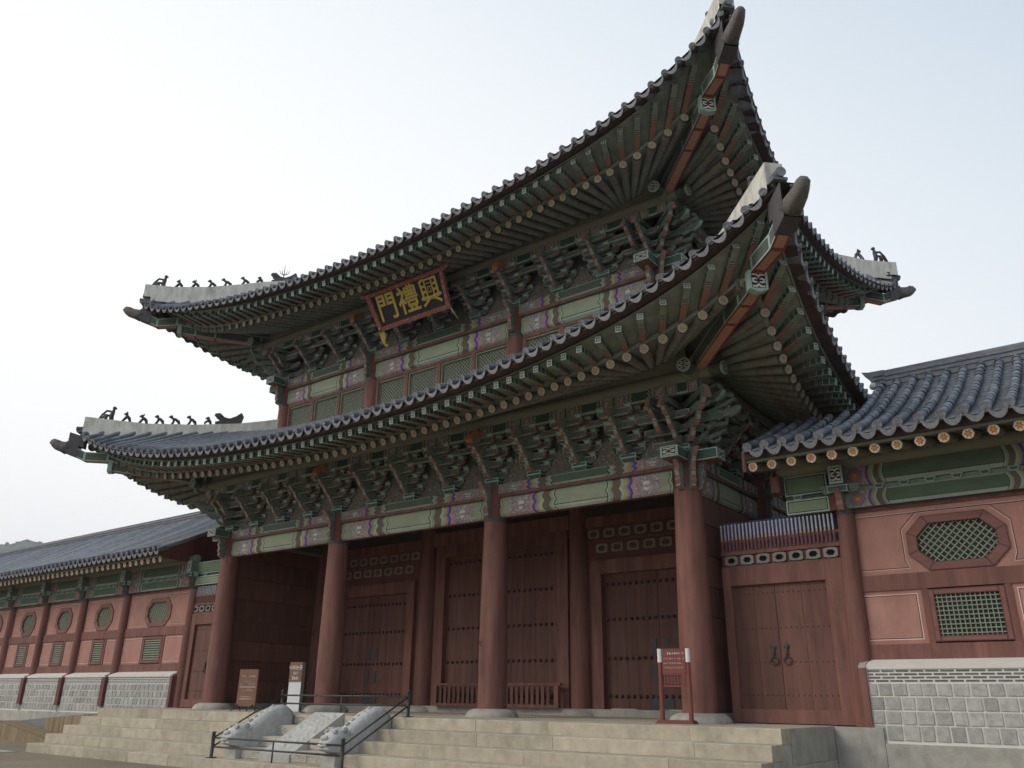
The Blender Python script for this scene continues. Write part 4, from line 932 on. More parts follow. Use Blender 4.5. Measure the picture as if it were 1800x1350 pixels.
for R in ROOF:
    raf, fly, tl = R['raf'], R['fly'], R['tile']; raf.kz, fly.kz, tl.kz = 0.0, 0.6, 1.0
    def inner(ln, a, off):
        e0, e1 = off + 0.9, ln - off - 0.9
        if a > e1: return e1 + 0.35 * (a - e1)
        if a < e0: return e0 + 0.35 * (a - e0)
        return a
    def zin(w): return R['zin'] + 0.42 * (raf.Z(w) - raf.Z(0))
    def tz(ln, a, s):
        h = ln / 2; w = max(-1, min(1, (a - h) / (h + s))) if h + s > 1e-3 else 0
        so = tl.S(w); t = max(0, min(1, (so - s) / (so - R['top']))); zo = tl.Z(w)
        return zo + (R['ztop'] - zo) * (R['g'] * t + (1 - R['g']) * t * t)
    # roof body: deck
    mb = MB()
    for sd in 'frlb':
        set_side(R, sd); ln = LEN[sd]; h = ln / 2; nw, ntt = 48, 8; ids = []
        for j in range(ntt + 1):
            row = []
            for i in range(nw + 1):
                w = -1 + 2 * i / nw; so = tl.S(w); s_ = so + (R['top'] - so) * j / ntt; a = h + w * max(0.001, h + s_)
                zo = tl.Z(w); t = j / ntt; row.append(mb.vi(side_pt(sd, a, s_, zo + (R['ztop'] - zo) * (R['g'] * t + (1 - R['g']) * t * t) - 0.06)))
            ids.append(row)
        for j in range(ntt):
            for i in range(nw): mb.face((ids[j][i], ids[j][i + 1], ids[j + 1][i + 1], ids[j + 1][i]), 'tile', None, (1, 1), True)
    roof = part(R['name'], mb, gate)
    # tile rows
    for sd in 'frlb':
        set_side(R, sd); mb = MB(); ln = LEN[sd]; ps = positions(ln, tl.sc, 0.40, -9)
        for a in ps:
            w = (a - ln / 2) / (ln / 2 + tl.sc); s0 = tl.S(w) - 0.4; s1 = max(R['top'], a - ln, -a) + 0.1
            if s0 - s1 < 0.15: continue
            pts = [side_pt(sd, a, s0 + (s1 - s0) * j / 6, tz(ln, a, s0 + (s1 - s0) * j / 6) + 0.01) for j in range(7)]
            mb.tube(pts, 0.082, 7, 'tile', False)
        part('tile_rows', mb, roof, kind='stuff')
        # soffits
        N = 90; S1 = MB()
        ws = [-1 + 2 * i / N for i in range(N + 1)]
        A0, A1, B0, B1, OUTS = [], [], [], [], [OUT[sd]] * (N + 1)
        for w in ws:
            a = ln / 2 + w * (ln / 2 + raf.S(w)); sr = raf.S(w); zr = raf.Z(w); ai = inner(ln, a, R['q'])
            A0.append(side_pt(sd, ai, R['sp'] - 0.5, zin(w) + 0.05 + 0.5 * 0.35)); A1.append(side_pt(sd, a, sr, zr + 0.09))
            af = ln / 2 + w * (ln / 2 + fly.S(w)); B0.append(side_pt(sd, a, sr - 0.1, zr + 0.235)); B1.append(side_pt(sd, af, fly.S(w) + 0.06, fly.Z(w) + 0.085))
        for P, Q in ((A0, A1), (B0, B1)):
            for i in range(N): S1.quad(P[i], Q[i], Q[i + 1], P[i + 1], 'soff')
        part('soffit', S1, roof)
        E1 = MB(); E1.rect_sweep([side_pt(sd, ln / 2 + w * (ln / 2 + raf.S(w)), raf.S(w) - 0.01, raf.Z(w)) for w in ws], 0.09, 0.112, 0.23, 'strip', OUTS); part('eave_lath', E1, roof)
        E2 = MB(); E2.rect_sweep([side_pt(sd, ln / 2 + w * (ln / 2 + fly.S(w) + 0.02), fly.S(w) + 0.02, fly.Z(w)) for w in ws], 0.09, 0.08, 0.135, 'grnd', OUTS); part('eave_lath', E2, roof)
        E3 = MB()
        for i in range(N):
            def pts(w):
                af = ln / 2 + w * (ln / 2 + fly.S(w) + 0.03); at = ln / 2 + w * (ln / 2 + tl.S(w) - 0.06)
                return side_pt(sd, af, fly.S(w) + 0.03, fly.Z(w) + 0.137), side_pt(sd, at, tl.S(w) - 0.07, tl.Z(w) - 0.17), side_pt(sd, at, tl.S(w) - 0.07, tl.Z(w) - 0.07)
            p, q_, r_ = pts(ws[i]); p2, q2, r2 = pts(ws[i + 1]); E3.quad(p, p2, q2, q_, 'eaveb'); E3.quad(q_, q2, r2, r_, 'eaveb')
        part('eave_board', E3, roof)
        # wedge board lifting the corner rafters
        if sd in 'frl':
            WB = MB()
            for i in range(N):
                z = [(inner(ln, ln / 2 + w * (ln / 2 + raf.S(w)), R['q']), zin(w)) for w in (ws[i], ws[i + 1])]
                WB.quad(side_pt(sd, z[0][0], R['sp'] + 0.05, R['zin'] - 0.16), side_pt(sd, z[1][0], R['sp'] + 0.05, R['zin'] - 0.16), side_pt(sd, z[1][0], R['sp'] + 0.05, z[1][1] + 0.05), side_pt(sd, z[0][0], R['sp'] + 0.05, z[0][1] + 0.05), 'olive')
            part('wedge_board', WB, roof)
        # rafters and flying rafters
        if sd in 'frl':
            for a in positions(ln, raf.sc):
                w = (a - ln / 2) / (ln / 2 + raf.sc); w = (a - ln / 2) / (ln / 2 + raf.S(w)); w = max(-1, min(1, w)); s_ = raf.S(w); ai = inner(ln, a, R['q'])
                Q = Vector(side_pt(sd, a, s_, raf.Z(w))); P = Vector(side_pt(sd, ai, R['sp'], zin(w)))
                ln_ = 2.6 if abs(a - ai) < 0.01 else 3.1
                link('rafter', cached('rafter', g_rafter, ln_), roof, frame(Q, Q - P))
                da = (a - ai) / (s_ - R['sp']); sf = fly.S(w); af = a + da * (sf - s_); wf = max(-1, min(1, (af - ln / 2) / (ln / 2 + fly.sc))); sf = fly.S(wf); af = a + da * (sf - s_)
                if abs(af - ln / 2) > ln / 2 + sf - 0.08: continue
                Q2 = Vector(side_pt(sd, af, sf, fly.Z(wf))); P2 = Vector(side_pt(sd, a, s_, raf.Z(w) + 0.245))
                link('flying_rafter', FLY, roof, frame(Q2, Q2 - P2))
        # eave tiles
        if sd in 'frl' or R['q'] > 0:
            ps = positions(ln, tl.sc, 0.40, -9)
            if sd == 'b': ps = [p for p in ps if p < 4.0]
            for i, a in enumerate(ps):
                w = max(-1, min(1, (a - ln / 2) / (ln / 2 + tl.sc))); s_ = tl.S(w)
                Q = Vector(side_pt(sd, a, s_, tl.Z(w) + 0.03)); P = Vector(side_pt(sd, a, s_ - 0.8, tz(ln, a, s_ - 0.8) + 0.03)); P.z = Q.z + min(0.42, max(0.1, P.z - Q.z))
                link('round_eave_tile', RND, roof, frame(Q, Q - P) @ Matrix.Rotation(random.uniform(-.3, .3), 4, 'X'))
                if i + 1 < len(ps):
                    a2 = (a + ps[i + 1]) / 2; w = max(-1, min(1, (a2 - ln / 2) / (ln / 2 + tl.sc))); s_ = tl.S(w) + 0.02
                    sl = (tl.Z(w + 0.01) - tl.Z(w - 0.01)) / (0.02 * (ln / 2 + tl.sc))
                    Q = Vector(side_pt(sd, a2, s_, tl.Z(w) + 0.0)); ax = (Vector(side_pt(sd, 1, 0, 0)) - Vector(side_pt(sd, 0, 0, 0)))
                    up = (Vector((0, 0, 1)) - sl * ax).normalized()
                    link('drip_tile', DRP, roof, frame(Q, OUT[sd] * 0.97 + Vector((0, 0, -0.25)), up))
    # hip ridges, hip rafters, tusks at the four corners
    for ci, (cx, cy, dx, dy) in enumerate([(0, 0, -1, -1), (L, 0, 1, -1), (L, D, 1, 1), (0, D, -1, 1)]):
        dg = Vector((dx, dy, 0)); un = dg.normalized(); nn = Vector((-dy, dx, 0)).normalized()
        C3 = lambda s_, z: Vector((cx + dx * s_, cy + dy * s_, z))
        mb = MB(); hp = R['hip']; hw = 0.19
        hs = []
        for i in range(len(hp) - 1):
            for k in range(4):
                t = k / 4; hs.append((hp[i][0] + (hp[i + 1][0] - hp[i][0]) * t, hp[i][1] + (hp[i + 1][1] - hp[i][1]) * t))
        hs.append(hp[-1]); hs = [(a_, z_ + R['hz'][ci] * max(0, min(1, (a_ - 0.5) / 2.5))) for a_, z_ in hs]
        for (s0, z0), (s1, z1) in zip(hs[:-1], hs[1:]):
            a, b = C3(s0, z0), C3(s1, z1); dn = Vector((0, 0, -R['hb'] - (0.3 if s0 < hs[0][0] - 0.05 else 0.12)))
            for sg in (-1, 1): mb.quad(a + sg * hw * nn + dn, b + sg * hw * nn + dn, b + sg * hw * nn, a + sg * hw * nn, 'plast')
            mb.quad(a - hw * nn, b - hw * nn, b + hw * nn, a + hw * nn, 'plast')
        a = C3(*hs[0]); dn = Vector((0, 0, -R['hb'])); mb.quad(a - hw * nn + dn, a + hw * nn + dn, a + hw * nn, a - hw * nn, 'plast')
        part('hip_ridge', mb, roof)
        # cap tile at the ridge foot
        mb = MB(); Q = C3(hs[0][0] + 0.02, hs[0][1] - R['hb'] - 0.02); mb.T = frame(Q, un + Vector((0, 0, 0.12)))
        mb.lathe([(0.1, -0.5), (0.1, 0.02)], 12, 'tile', None, 'tileend', True, 'x'); part('ridge_cap_tile', mb, roof)
        set_side(R, 'f' if cy == 0 else 'b'); wq = 1 if (cx > 0) == (cy == 0) else -1
        zc = tl.Z(wq) + 0.05; mb = MB(); mb.T = frame(C3(tl.sc + 0.02, zc), un + Vector((0, 0, -0.05)))
        mb.lathe([(0.1, -0.9), (0.1, 0.0), (0.106, 0.002), (0.106, 0.03)], 12, 'tile', None, 'tileend', True, 'x')
        mb.box((-0.35, 0, -0.12), (0.66, 0.3, 0.06), 'tile'); part('corner_tile', mb, roof)
        # hip rafter (lower, long) with scroll plaque, then the upper one with iron band and clay tusk
        sp_, zp_ = R['plaque']; q0 = R['q']; s_in = -q0 + 0.15
        pts = [(s_in, R['zin'] - 0.05), (s_in + 0.75, R['zin'] - 0.06), (sp_ - 1.0, zp_ - 0.10), (sp_ - 0.45, zp_ - 0.04), (sp_, zp_ + 0.03)]
        def hip_beam(pts, w, h, mb, belly='orange'):
            for (s0, z0), (s1, z1) in zip(pts[:-1], pts[1:]):
                a, b = C3(s0, z0), C3(s1, z1); up = Vector((0, 0, h))
                for sg in (-1, 1):
                    p = [a + sg * w * nn - up / 2, b + sg * w * nn - up / 2, b + sg * w * nn + up / 2, a + sg * w * nn + up / 2]; mb.quad(*(p if sg > 0 else [p[1], p[0], p[3], p[2]]), 'hipside')
                mb.quad(a - w * nn - up / 2, b - w * nn - up / 2, b + w * nn - up / 2, a + w * nn - up / 2, belly); mb.quad(a - w * nn + up / 2, b - w * nn + up / 2, b + w * nn + up / 2, a + w * nn + up / 2, 'grnd')
        mb = MB(); hip_beam(pts, 0.155, 0.36, mb)
        hr = part('hip_rafter', mb, roof)
        mb = MB(); mb.T = frame(C3(sp_, zp_ + 0.02), un); w_, h_ = 0.2, 0.23
        P = [(-w_, -h_ * 0.8), (0, -h_ * 1.12), (w_, -h_ * 0.8), (w_, h_), (-w_, h_)]
        mb.face([mb.vi((0.07, p[0], p[1])) for p in P], 'embsq', [(0.5 + 0.5 * p[0] / w_, 0.5 + 0.5 * p[1] / h_) for p in P], (0.4, 0.46))
        for i in range(5):
            p, q2 = P[i], P[(i + 1) % 5]; mb.quad((-0.1, *p), (-0.1, *q2), (0.07, *q2), (0.07, *p), 'mint')
        part('hip_rafter_end', mb, hr)
        sc_, zc_ = R['collar']
        pts = [(sp_ - 0.9, zp_ + 0.32), (sp_ + 0.1, zp_ + 0.36), (sc_ - 0.45, zc_ - 0.12), (sc_ - 0.12, zc_ + 0.10)]
        mb = MB(); hip_beam(pts, 0.15, 0.34, mb); hr2 = part('upper_hip_rafter', mb, roof)
        mb = MB()
        pa, pb = (sc_ - 0.26, zc_ + 0.06), (sc_ + 0.06, zc_ + 0.22)
        hip_beam([pa, pb], 0.175, 0.44, mb, 'iron'); hip_beam([(pa[0] - 0.12, pa[1] + 0.36), (pb[0] - 0.03, pb[1] + 0.36)], 0.15, 0.42, mb, 'iron'); mb.mats = ['iron' if m != 'iron' else m for m in mb.mats]; part('iron_band', mb, hr2)
        mb = MB(); st_, zt_ = R['tusk']; ring = []
        path = [(sc_ + 0.0, zc_ + 0.17, 0.185, 0.25), (sc_ + 0.12, zc_ + 0.24, 0.175, 0.235), (st_ - 0.12, zt_ - 0.28, 0.15, 0.2), (st_ - 0.02, zt_ - 0.2, 0.13, 0.17), (st_ + 0.05, zt_ - 0.12, 0.105, 0.14), (st_ + 0.07, zt_ - 0.06, 0.05, 0.07)]
        rings = []
        for i, (s_, z, rw, rh) in enumerate(path):
            d = Vector((0.8, 0, 0.6)) if i < 4 else Vector((0.6, 0, 0.8)); ax = (un * d.x + Vector((0, 0, d.z))).normalized(); vv = nn.cross(ax)
            rings.append([mb.vi(C3(s_, z) + nn * rw * math.copysign(abs(math.cos(t)) ** 0.7, math.cos(t)) + vv * rh * math.copysign(abs(math.sin(t)) ** 0.7, math.sin(t))) for t in [2 * pi * k / 12 for k in range(12)]])
        for A, B in zip(rings[:-1], rings[1:]):
            for k in range(12): mb.face((A[k], A[(k + 1) % 12], B[(k + 1) % 12], B[k]), 'tusk', None, (1, 1), True)
        mb.face(rings[0][::-1], 'tusk'); mb.face(rings[-1], 'tusk')
        tk = part('clay_tusk', mb, hr2)
        mb = MB()
        for sg in (-1, 1): mb.ball(C3(st_ - 0.1, zt_ - 0.12) + sg * nn * 0.13, 0.035, 'tusk', 6, 4)
        mb.ball(C3(st_ + 0.03, zt_ - 0.12), 0.06, 'tusk', 6, 4); part('tusk_face', mb, tk)
# main ridge of the upper roof
mb = MB(); mb.box2((D / 2 - 0.3, D / 2 - 0.2, 17.0), (L - D / 2 + 0.3, D / 2 + 0.2, 17.55), 'plast'); part('main_ridge', mb, gate)

# ================================================================== name board
nb = thing('name_board', 'black name board with gold characters in a red speckled frame under the upper eaves', 'sign', (9.2, -0.35, 12.2))
tilt = Matrix.Rotation(math.radians(30), 4, 'X')
NB = TR(9.14, -0.30, 12.27) @ tilt
mb = MB(); mb.box2((-1.62, -0.03, 0.06), (1.62, 0.03, 1.3), 'ink'); part('board', mb, nb, NB)
def fr(P, m='speck'):
    mb = MB(); mb.prism(P, 'xz', -0.1, 0.02, m, m); return mb
part('frame_rail', fr([(-1.56, 0.0), (1.56, 0.0), (1.5, 0.15), (-1.5, 0.15)]), nb, NB)
part('frame_rail', fr([(-2.02, 1.39), (-1.98, 1.27), (-1.72, 1.215), (1.72, 1.215), (1.98, 1.27), (2.02, 1.39), (1.75, 1.345), (-1.75, 1.345)]), nb, NB @ TR(0, -0.012, 0))
part('frame_stile', fr([(-1.62, -0.02), (-1.47, 0.13), (-1.58, 1.23), (-1.78, 1.24)]), nb, NB @ TR(0, -0.022, 0))
part('frame_stile', fr([(1.47, 0.13), (1.6, -0.02), (1.72, 1.24), (1.6, 1.23)]), nb, NB @ TR(0, -0.022, 0))
mb = MB(); mb.prism([(-0.12, 0), (0.1, 0), (0.13, -0.15), (0.04, -0.32), (0.0, -0.45), (0.12, -0.5), (0.0, -0.56), (-0.1, -0.4), (-0.14, -0.2)], 'xz', -0.03, 0.03, 'gold', 'gold'); part('pendant', mb, nb, NB @ TR(-1.58, -0.02, 0.0))
mb = MB(); mb.tube([(1.57, -0.05, 0.05), (1.74, -0.05, -0.42)], [0.045, 0.012], 6, 'picketw'); 
M['picketw'] = simple('pale_paint', (0.35, 0.3, 0.28), 0.6, amt=0.1); part('frame_spike', mb, nb, NB)
def text_mesh(name, body, size, off, mat, ext=0.012):
    c = bpy.data.curves.new(name, 'FONT'); c.body = body; c.size = size; c.align_x = 'CENTER'; c.align_y = 'CENTER'; c.extrude = ext; c.offset = off; c.resolution_u = 3
    o = bpy.data.objects.new(name, c); COL.objects.link(o)
    dg = bpy.context.evaluated_depsgraph_get(); me = bpy.data.meshes.new_from_object(o.evaluated_get(dg)); bpy.data.objects.remove(o)
    me.materials.clear(); me.materials.append(M[mat])
    for nme in ('UVMap', 'Size'):
        if nme not in me.uv_layers: me.uv_layers.new(name=nme)
    return me
for ch, x in (('門', -0.98), ('禮', 0.0), ('興', 0.98)):
    link('character', text_mesh('character', ch, 0.98, 0.009 if ch == '興' else 0.016, 'gold'), nb, NB @ TR(x, -0.06, 0.68) @ RX90 @ Matrix.Diagonal((0.96, 1.02, 1, 1)))

# ================================================================== clay figures on the hip ridges
def tubes(mb, lst):
    for pts, r in lst: mb.tube(pts, [q * 0.78 for q in r], 6, 'clay')
def figure(mb, kind):
    if kind == 0:      # rider with arched back piece
        tubes(mb, [([(0.2, 0, 0), (0.16, 0, 0.2), (0.2, 0, 0.42), (0.22, 0, 0.52)], [0.11, 0.13, 0.11, 0.06]), ([(0.15, 0, 0.22), (-0.1, 0, 0.26), (-0.28, 0, 0.0)], [0.08, 0.06, 0.05]),
                   ([(0.12, 0, 0.42), (-0.05, 0, 0.45), (-0.22, 0, 0.26), (-0.34, 0, 0.02)], [0.06, 0.06, 0.05, 0.04]), ([(-0.05, 0, 0.26), (-0.06, 0, 0.0)], [0.1, 0.1])])
        mb.ball((0.23, 0, 0.58), 0.08, 'clay'); mb.ball((0.3, 0, 0.56), 0.045, 'clay', 6, 4)
    else:
        lean = [0, 0.0, 0.05, 0.1, 0.18, 0.12, -0.04][kind]; hh = [0, 0.42, 0.40, 0.42, 0.42, 0.43, 0.38][kind]
        tubes(mb, [([(0.16, 0.05, 0), (0.15, 0.05, 0.12), (0.12, 0, 0.22)], [0.05, 0.06, 0.08]), ([(0.16, -0.05, 0), (0.15, -0.05, 0.12), (0.12, 0, 0.22)], [0.05, 0.06, 0.08]),
                   ([(0.12, 0, 0.18), (0.06 - lean * 0.3, 0, 0.28), (-0.0 - lean, 0, hh - 0.08)], [0.09, 0.085, 0.06]),
                   ([(0.02 - lean * 0.5, 0.05, hh - 0.12), (-0.1, 0.05, 0.14), (-0.18 + (0.14 if kind == 6 else 0), 0.05, 0)], [0.045, 0.04, 0.04]), ([(0.02 - lean * 0.5, -0.05, hh - 0.12), (-0.1, -0.05, 0.14), (-0.18 + (0.14 if kind == 6 else 0), -0.05, 0)], [0.045, 0.04, 0.04])])
        mb.ball((-0.02 - lean, 0, hh - 0.02), 0.075, 'clay'); mb.ball((-0.09 - lean, 0, hh - 0.03), 0.045, 'clay', 6, 4)
        if kind in (1, 2): mb.tube([(0, 0, hh + 0.02), (0.0, 0, hh + 0.1)], [0.04, 0.015], 5, 'clay')
def dragon(mb, spikes):
    mb.prism([(-0.45, 0), (0.38, 0), (0.5, 0.16), (0.56, 0.42), (0.5, 0.52), (0.3, 0.36), (0.08, 0.26), (-0.12, 0.3), (-0.3, 0.46), (-0.48, 0.44), (-0.46, 0.3), (-0.26, 0.16), (-0.46, 0.1)], 'xz', -0.12, 0.12, 'clay', 'clay')
    for sg in (-1, 1): mb.ball((-0.25, sg * 0.12, 0.34), 0.05, 'clay', 6, 4)
    mb.ball((-0.44, 0, 0.4), 0.1, 'clay', 8, 5, (1, 1.1, 0.7))
    if spikes:
        mb.tube([(0.0, 0, 0.25), (0.0, 0, 0.9)], [0.022, 0.01], 5, 'iron')
        for s_ in (-0.2, -0.1, 0.12, 0.22): mb.tube([(0, 0, 0.42), (s_ * 0.7, 0, 0.5), (s_, 0, 0.66)], [0.016, 0.014, 0.008], 4, 'iron')
def hip_z(R, s_):
    hp = R['hip']
    for (a, za), (b, zb) in zip(hp[:-1], hp[1:]):
        if a >= s_ >= b: return za + (zb - za) * (a - s_) / (a - b)
    return hp[0][1]
ORD = ['largest clay figure, at the outer end', 'second clay figure from the outer end', 'third clay figure from the outer end', 'fourth clay figure from the outer end', 'fifth clay figure from the outer end', 'sixth clay figure from the outer end', 'seventh clay figure from the outer end']
def ridge_figs(R, ci, sl, kinds, where, grp):
    cx, cy, dx, dy = [(0, 0, -1, -1), (L, 0, 1, -1), (L, D, 1, 1), (0, D, -1, 1)][ci]
    for s_, k in zip(sl, kinds):
        o = link('roof_figure', cached('roof_figure', figure, k), None, TR(cx + dx * s_, cy + dy * s_, hip_z(R, s_) - 0.01) @ RZ(math.atan2(-dy, -dx)) @ Matrix.Scale(0.9, 4))
        o['label'] = ORD[k] + ' on ' + where; o['category'] = 'statue'; o['group'] = grp
def ridge_dragon(R, ci, s_, z, spikes, where):
    cx, cy, dx, dy = [(0, 0, -1, -1), (L, 0, 1, -1), (L, D, 1, 1), (0, D, -1, 1)][ci]
    o = link('dragon_head', cached('dragon_head', dragon, spikes), None, TR(cx + dx * s_, cy + dy * s_, z) @ RZ(math.atan2(-dy, -dx)))
    o['label'] = where; o['category'] = 'roof ornament'
ridge_figs(ROOF[0], 0, [3.72, 3.22, 2.78, 2.35, 1.93, 1.5, 1.1], range(7), 'the lower left ridge', 'clay figures on the roof ridges')
ridge_figs(ROOF[1], 0, [3.02, 2.48, 2.02, 1.55, 1.12, 0.62, 0.24], range(7), 'the upper left ridge', 'clay figures on the roof ridges')
ridge_figs(ROOF[1], 2, [3.0, 2.4], (0, 1), 'the far right upper ridge', 'clay figures on the roof ridges')
ridge_figs(ROOF[0], 1, [3.65], (0,), 'the near right lower ridge', 'clay figures on the roof ridges')
ridge_figs(ROOF[1], 1, [2.75], (0,), 'the near right upper ridge', 'clay figures on the roof ridges')
ridge_dragon(ROOF[0], 0, 0.55, hip_z(ROOF[0], 0.55) - 0.01, False, 'dark dragon head with open jaws at the end of the lower left figures')
ridge_dragon(ROOF[1], 0, -0.45, 16.65, True, 'dark dragon head carrying a spiky lightning rod on the upper left ridge')

# ================================================================== corridor wings
def wing_roof_z(y, ye=-0.8, yr=4.44, z0=5.72, z1=8.5):
    t = (y - ye) / (yr - ye); return z0 + (z1 - z0) * (0.78 * t + 0.22 * t * t)
M['plast2'] = simple('ridge_course', (0.24, 0.24, 0.25), 0.75, amt=0.15, sc=6)
def seg_tile(mb, ln=0.34):
    r = 0.097; n = 10
    pr = [(r * 0.93, 0), (r * 1.0, ln - 0.02), (r * 0.99, ln)]
    mb.lathe(pr, n, 'tile', None, None, True, 'x')
SEG = cached('round_tile', seg_tile)
def wing_end_tile(mb):
    r = 0.1
    mb.lathe([(r, -0.3), (r, 0.0), (r * 1.05, 0.002), (r * 1.05, 0.03)], 14, 'tile', None, None, True, 'x'); mb.lathe([(r * 1.05, 0.03), (r * 0.86, 0.031), (r * 0.84, 0.022)], 14, 'tileend', None, 'tileend', False, 'x')
WEND = cached('round_eave_tile_wing', wing_end_tile)
def wing_rafter(mb):
    r = 0.107; mb.lathe([(r, -1.6), (r, -0.02), (r, 0)], 14, 'olive', None, 'flower', True, 'x', None, 0)
WRAF = cached('wing_rafter', wing_rafter)
def half_octagon(x0, x1, z0, z1, c): return [(x0 + c, z0), (x1 - c, z0), (x1, z0 + c), (x1, z1 - c), (x1 - c, z1), (x0 + c, z1), (x0, z1 - c), (x0, z0 + c)]
def octa_ring(mb, A, B, y0, y1, m, edge=None):
    n = len(A)
    for i in range(n):
        j = (i + 1) % n
        mb.quad((A[i][0], y0, A[i][1]), (A[j][0], y0, A[j][1]), (B[j][0], y0, B[j][1]), (B[i][0], y0, B[i][1]), m)
        mb.quad((A[j][0], y0, A[j][1]), (A[i][0], y0, A[i][1]), (A[i][0], y1, A[i][1]), (A[j][0], y1, A[j][1]), m); mb.quad((B[i][0], y0, B[i][1]), (B[j][0], y0, B[j][1]), (B[j][0], y1, B[j][1]), (B[i][0], y1, B[i][1]), m)
M['pinkedge'] = simple('pink_light_line', (0.66, 0.5, 0.45), 0.8, amt=0.08)
M['inkline'] = simple('dark_line', (0.09, 0.05, 0.055), 0.8, amt=0.08)
def wing_bracket(mb):
    # carved bracket at a corridor column head: block, wing, small scroll disc
    mb.box((0, -0.05, 0.78), (0.30, 0.5, 0.42), 'scroll', yn='embd'); mb.box((0, -0.1, 0.46), (0.44, 0.4, 0.16), 'gedge2'); 
    mb.prism([(0, 0), (-0.2, 0), (-0.27, 0.1), (-0.24, 0.2), (-0.32, 0.32), (-0.5, 0.42), (0, 0.42)], 'yz', -0.07, 0.07, 'scroll', 'pinkl')
    mb.prism([(-0.34, 0.40), (0.34, 0.40), (0.42, 0.56), (0.2, 0.58), (-0.2, 0.58), (-0.42, 0.56)], 'xz', -0.2, -0.05, 'scroll', 'mint')
M['embd'] = m_emblem('white_scroll_small', True)
WBR = cached('bracket', wing_bracket)
def soro_flat(mb):
    mb.prism([(-0.07, 0), (0.07, 0), (0.11, 0.1), (-0.11, 0.1)], 'xz', -0.05, 0.05, 'mint', 'mint'); mb.prism([(-0.055, 0.018), (0.055, 0.018), (0.085, 0.082), (-0.085, 0.082)], 'xz', -0.055, 0.0, 'grnd', 'grnd')
SOF = cached('bearing_block_flat', soro_flat)
def wall_bay(root, xa, xb, right, first):
    """pink wall bay between two columns at xa<xb: plaster, frames, windows, stone base"""
    y = 0.95; w = xb - xa; xm = (xa + xb) / 2
    r = 0.2
    x0, x1 = xa + r - 0.03, xb - r + 0.03
    ow = 0.94 if w > 4.2 else 0.75; oh = 0.57; zc = 3.62; ic = 0.34
    # upper pink wall (with an eight-sided hole)
    mb = MB(); O = half_octagon(xm - ow, xm + ow, zc - oh, zc + oh, ic)
    zt, zb_ = 4.40, 3.02
    Rr = [(x0, zb_), (x1, zb_), (x1, zb_), (x1, zt), (x1, zt), (x0, zt), (x0, zt), (x0, zb_)]
    mb.quad((x0, y, zb_), (O[0][0], y, zb_), (O[0][0], y, zt), (x0, y, zt), 'pinkw') if 0 else None
    Rc = [(O[0][0], zb_), (O[1][0], zb_), (x1, O[2][1]), (x1, O[3][1]), (O[4][0], zt), (O[5][0], zt), (x0, O[6][1]), (x0, O[7][1])]
    cr = [(x1, zb_), (x1, zt), (x0, zt), (x0, zb_)]
    for i in range(8):
        j = (i + 1) % 8; P = [Rc[i]] + ([cr[i // 2]] if i % 2 == 1 else []) + [Rc[j], O[j], O[i]]
        mb.face([mb.vi((p[0], y, p[1])) for p in P], 'pinkw')
    up = part('plaster_wall', mb, root)
    # painted outline on the plaster: pale line and dark line following frame and octagon
    ins = 0.09
    hw = O[0][0]; 
    for off, m, th in ((0.10, 'pinkedge', 0.012), (0.122, 'inkline', 0.012)):
        oo = half_octagon(xm - ow - off + 0.02, xm + ow + off - 0.02, zc - oh - off, zc + oh + off - 0.02, ic + 0.0)
        path = [(x0 + off, zb_ + off), (oo[0][0] - 0.28, zb_ + off), oo[7], oo[6], oo[5], oo[4], oo[3], oo[2], (oo[1][0] + 0.28, zb_ + off), (x1 - off, zb_ + off), (x1 - off, zt - off), (x0 + off, zt - off), (x0 + off, zb_ + off)]
        if oo[5][1] > zt - off - 0.03: pass
        mb = MB()
        for p, q in zip(path[:-1], path[1:]):
            d = Vector((q[0] - p[0], 0, q[1] - p[1]))
            if d.length < 1e-4: continue
            d.normalize(); nn = Vector((-d.z, 0, d.x)) * th / 2; a = Vector((p[0], y - 0.004, p[1])); b = Vector((q[0], y - 0.004, q[1])); mb.quad(a - nn, b - nn, b + nn, a + nn, m)
        part('painted_line', mb, up)
    # eight-sided window
    mb = MB(); I_ = half_octagon(xm - ow + 0.2, xm + ow - 0.2, zc - oh + 0.17, zc + oh - 0.17, 0.26); octa_ring(mb, O, I_, y - 0.035, y + 0.08, 'redb'); win = part('octagon_window', mb, root)
    mb = MB(); wv = 2 * ow - 0.4; hv = 2 * oh - 0.34
    mb.face([mb.vi((p[0], y + 0.07, p[1])) for p in I_], 'latback' if right else 'lattice')
    sp = 0.105; r_ = 0.012
    for sg in (1, -1):
        c = -wv - hv
        while c < wv + hv:
            # clip the line x = xm + c + sg*t, z = z0 + t against the octagon
            lo, hi = 0.0, hv
            ts = [t for t in [i * hv / 60 for i in range(61)] if inside(I_, xm + c + sg * t - (0 if sg > 0 else 0), zc - hv / 2 + t)]
            if len(ts) > 1:
                t0, t1 = ts[0], ts[-1]; a = Vector((xm + c + sg * t0, y + (0.02 if sg > 0 else 0.03), zc - hv / 2 + t0)); b = Vector((xm + c + sg * t1, a.y, zc - hv / 2 + t1))
                d = (b - a).normalized(); nn = Vector((-d.z, 0, d.x)) * r_; mb.quad(a - nn, b - nn, b + nn, a + nn, 'lattice'); bk = Vector((0, 0.02, 0)); mb.quad(a - nn, a - nn + bk, b - nn + bk, b - nn, 'lattice')
            c += sp * 1.414
    part('lattice', mb, win)
    # rails
    for z0, z1 in ((2.69, 3.02), (1.30, 1.60)):
        mb = MB(); mb.box2((x0, y - 0.06, z0), (x1, y + 0.1, z1), 'red'); part('wall_rail', mb, root)
    mb = MB(); mb.box2((x0, y - 0.04, 4.40), (x1, y + 0.1, 4.5), 'red'); part('wall_rail', mb, root)
    # lower pink panels and the square window
    sw = 0.70 if w > 4.2 else 0.48
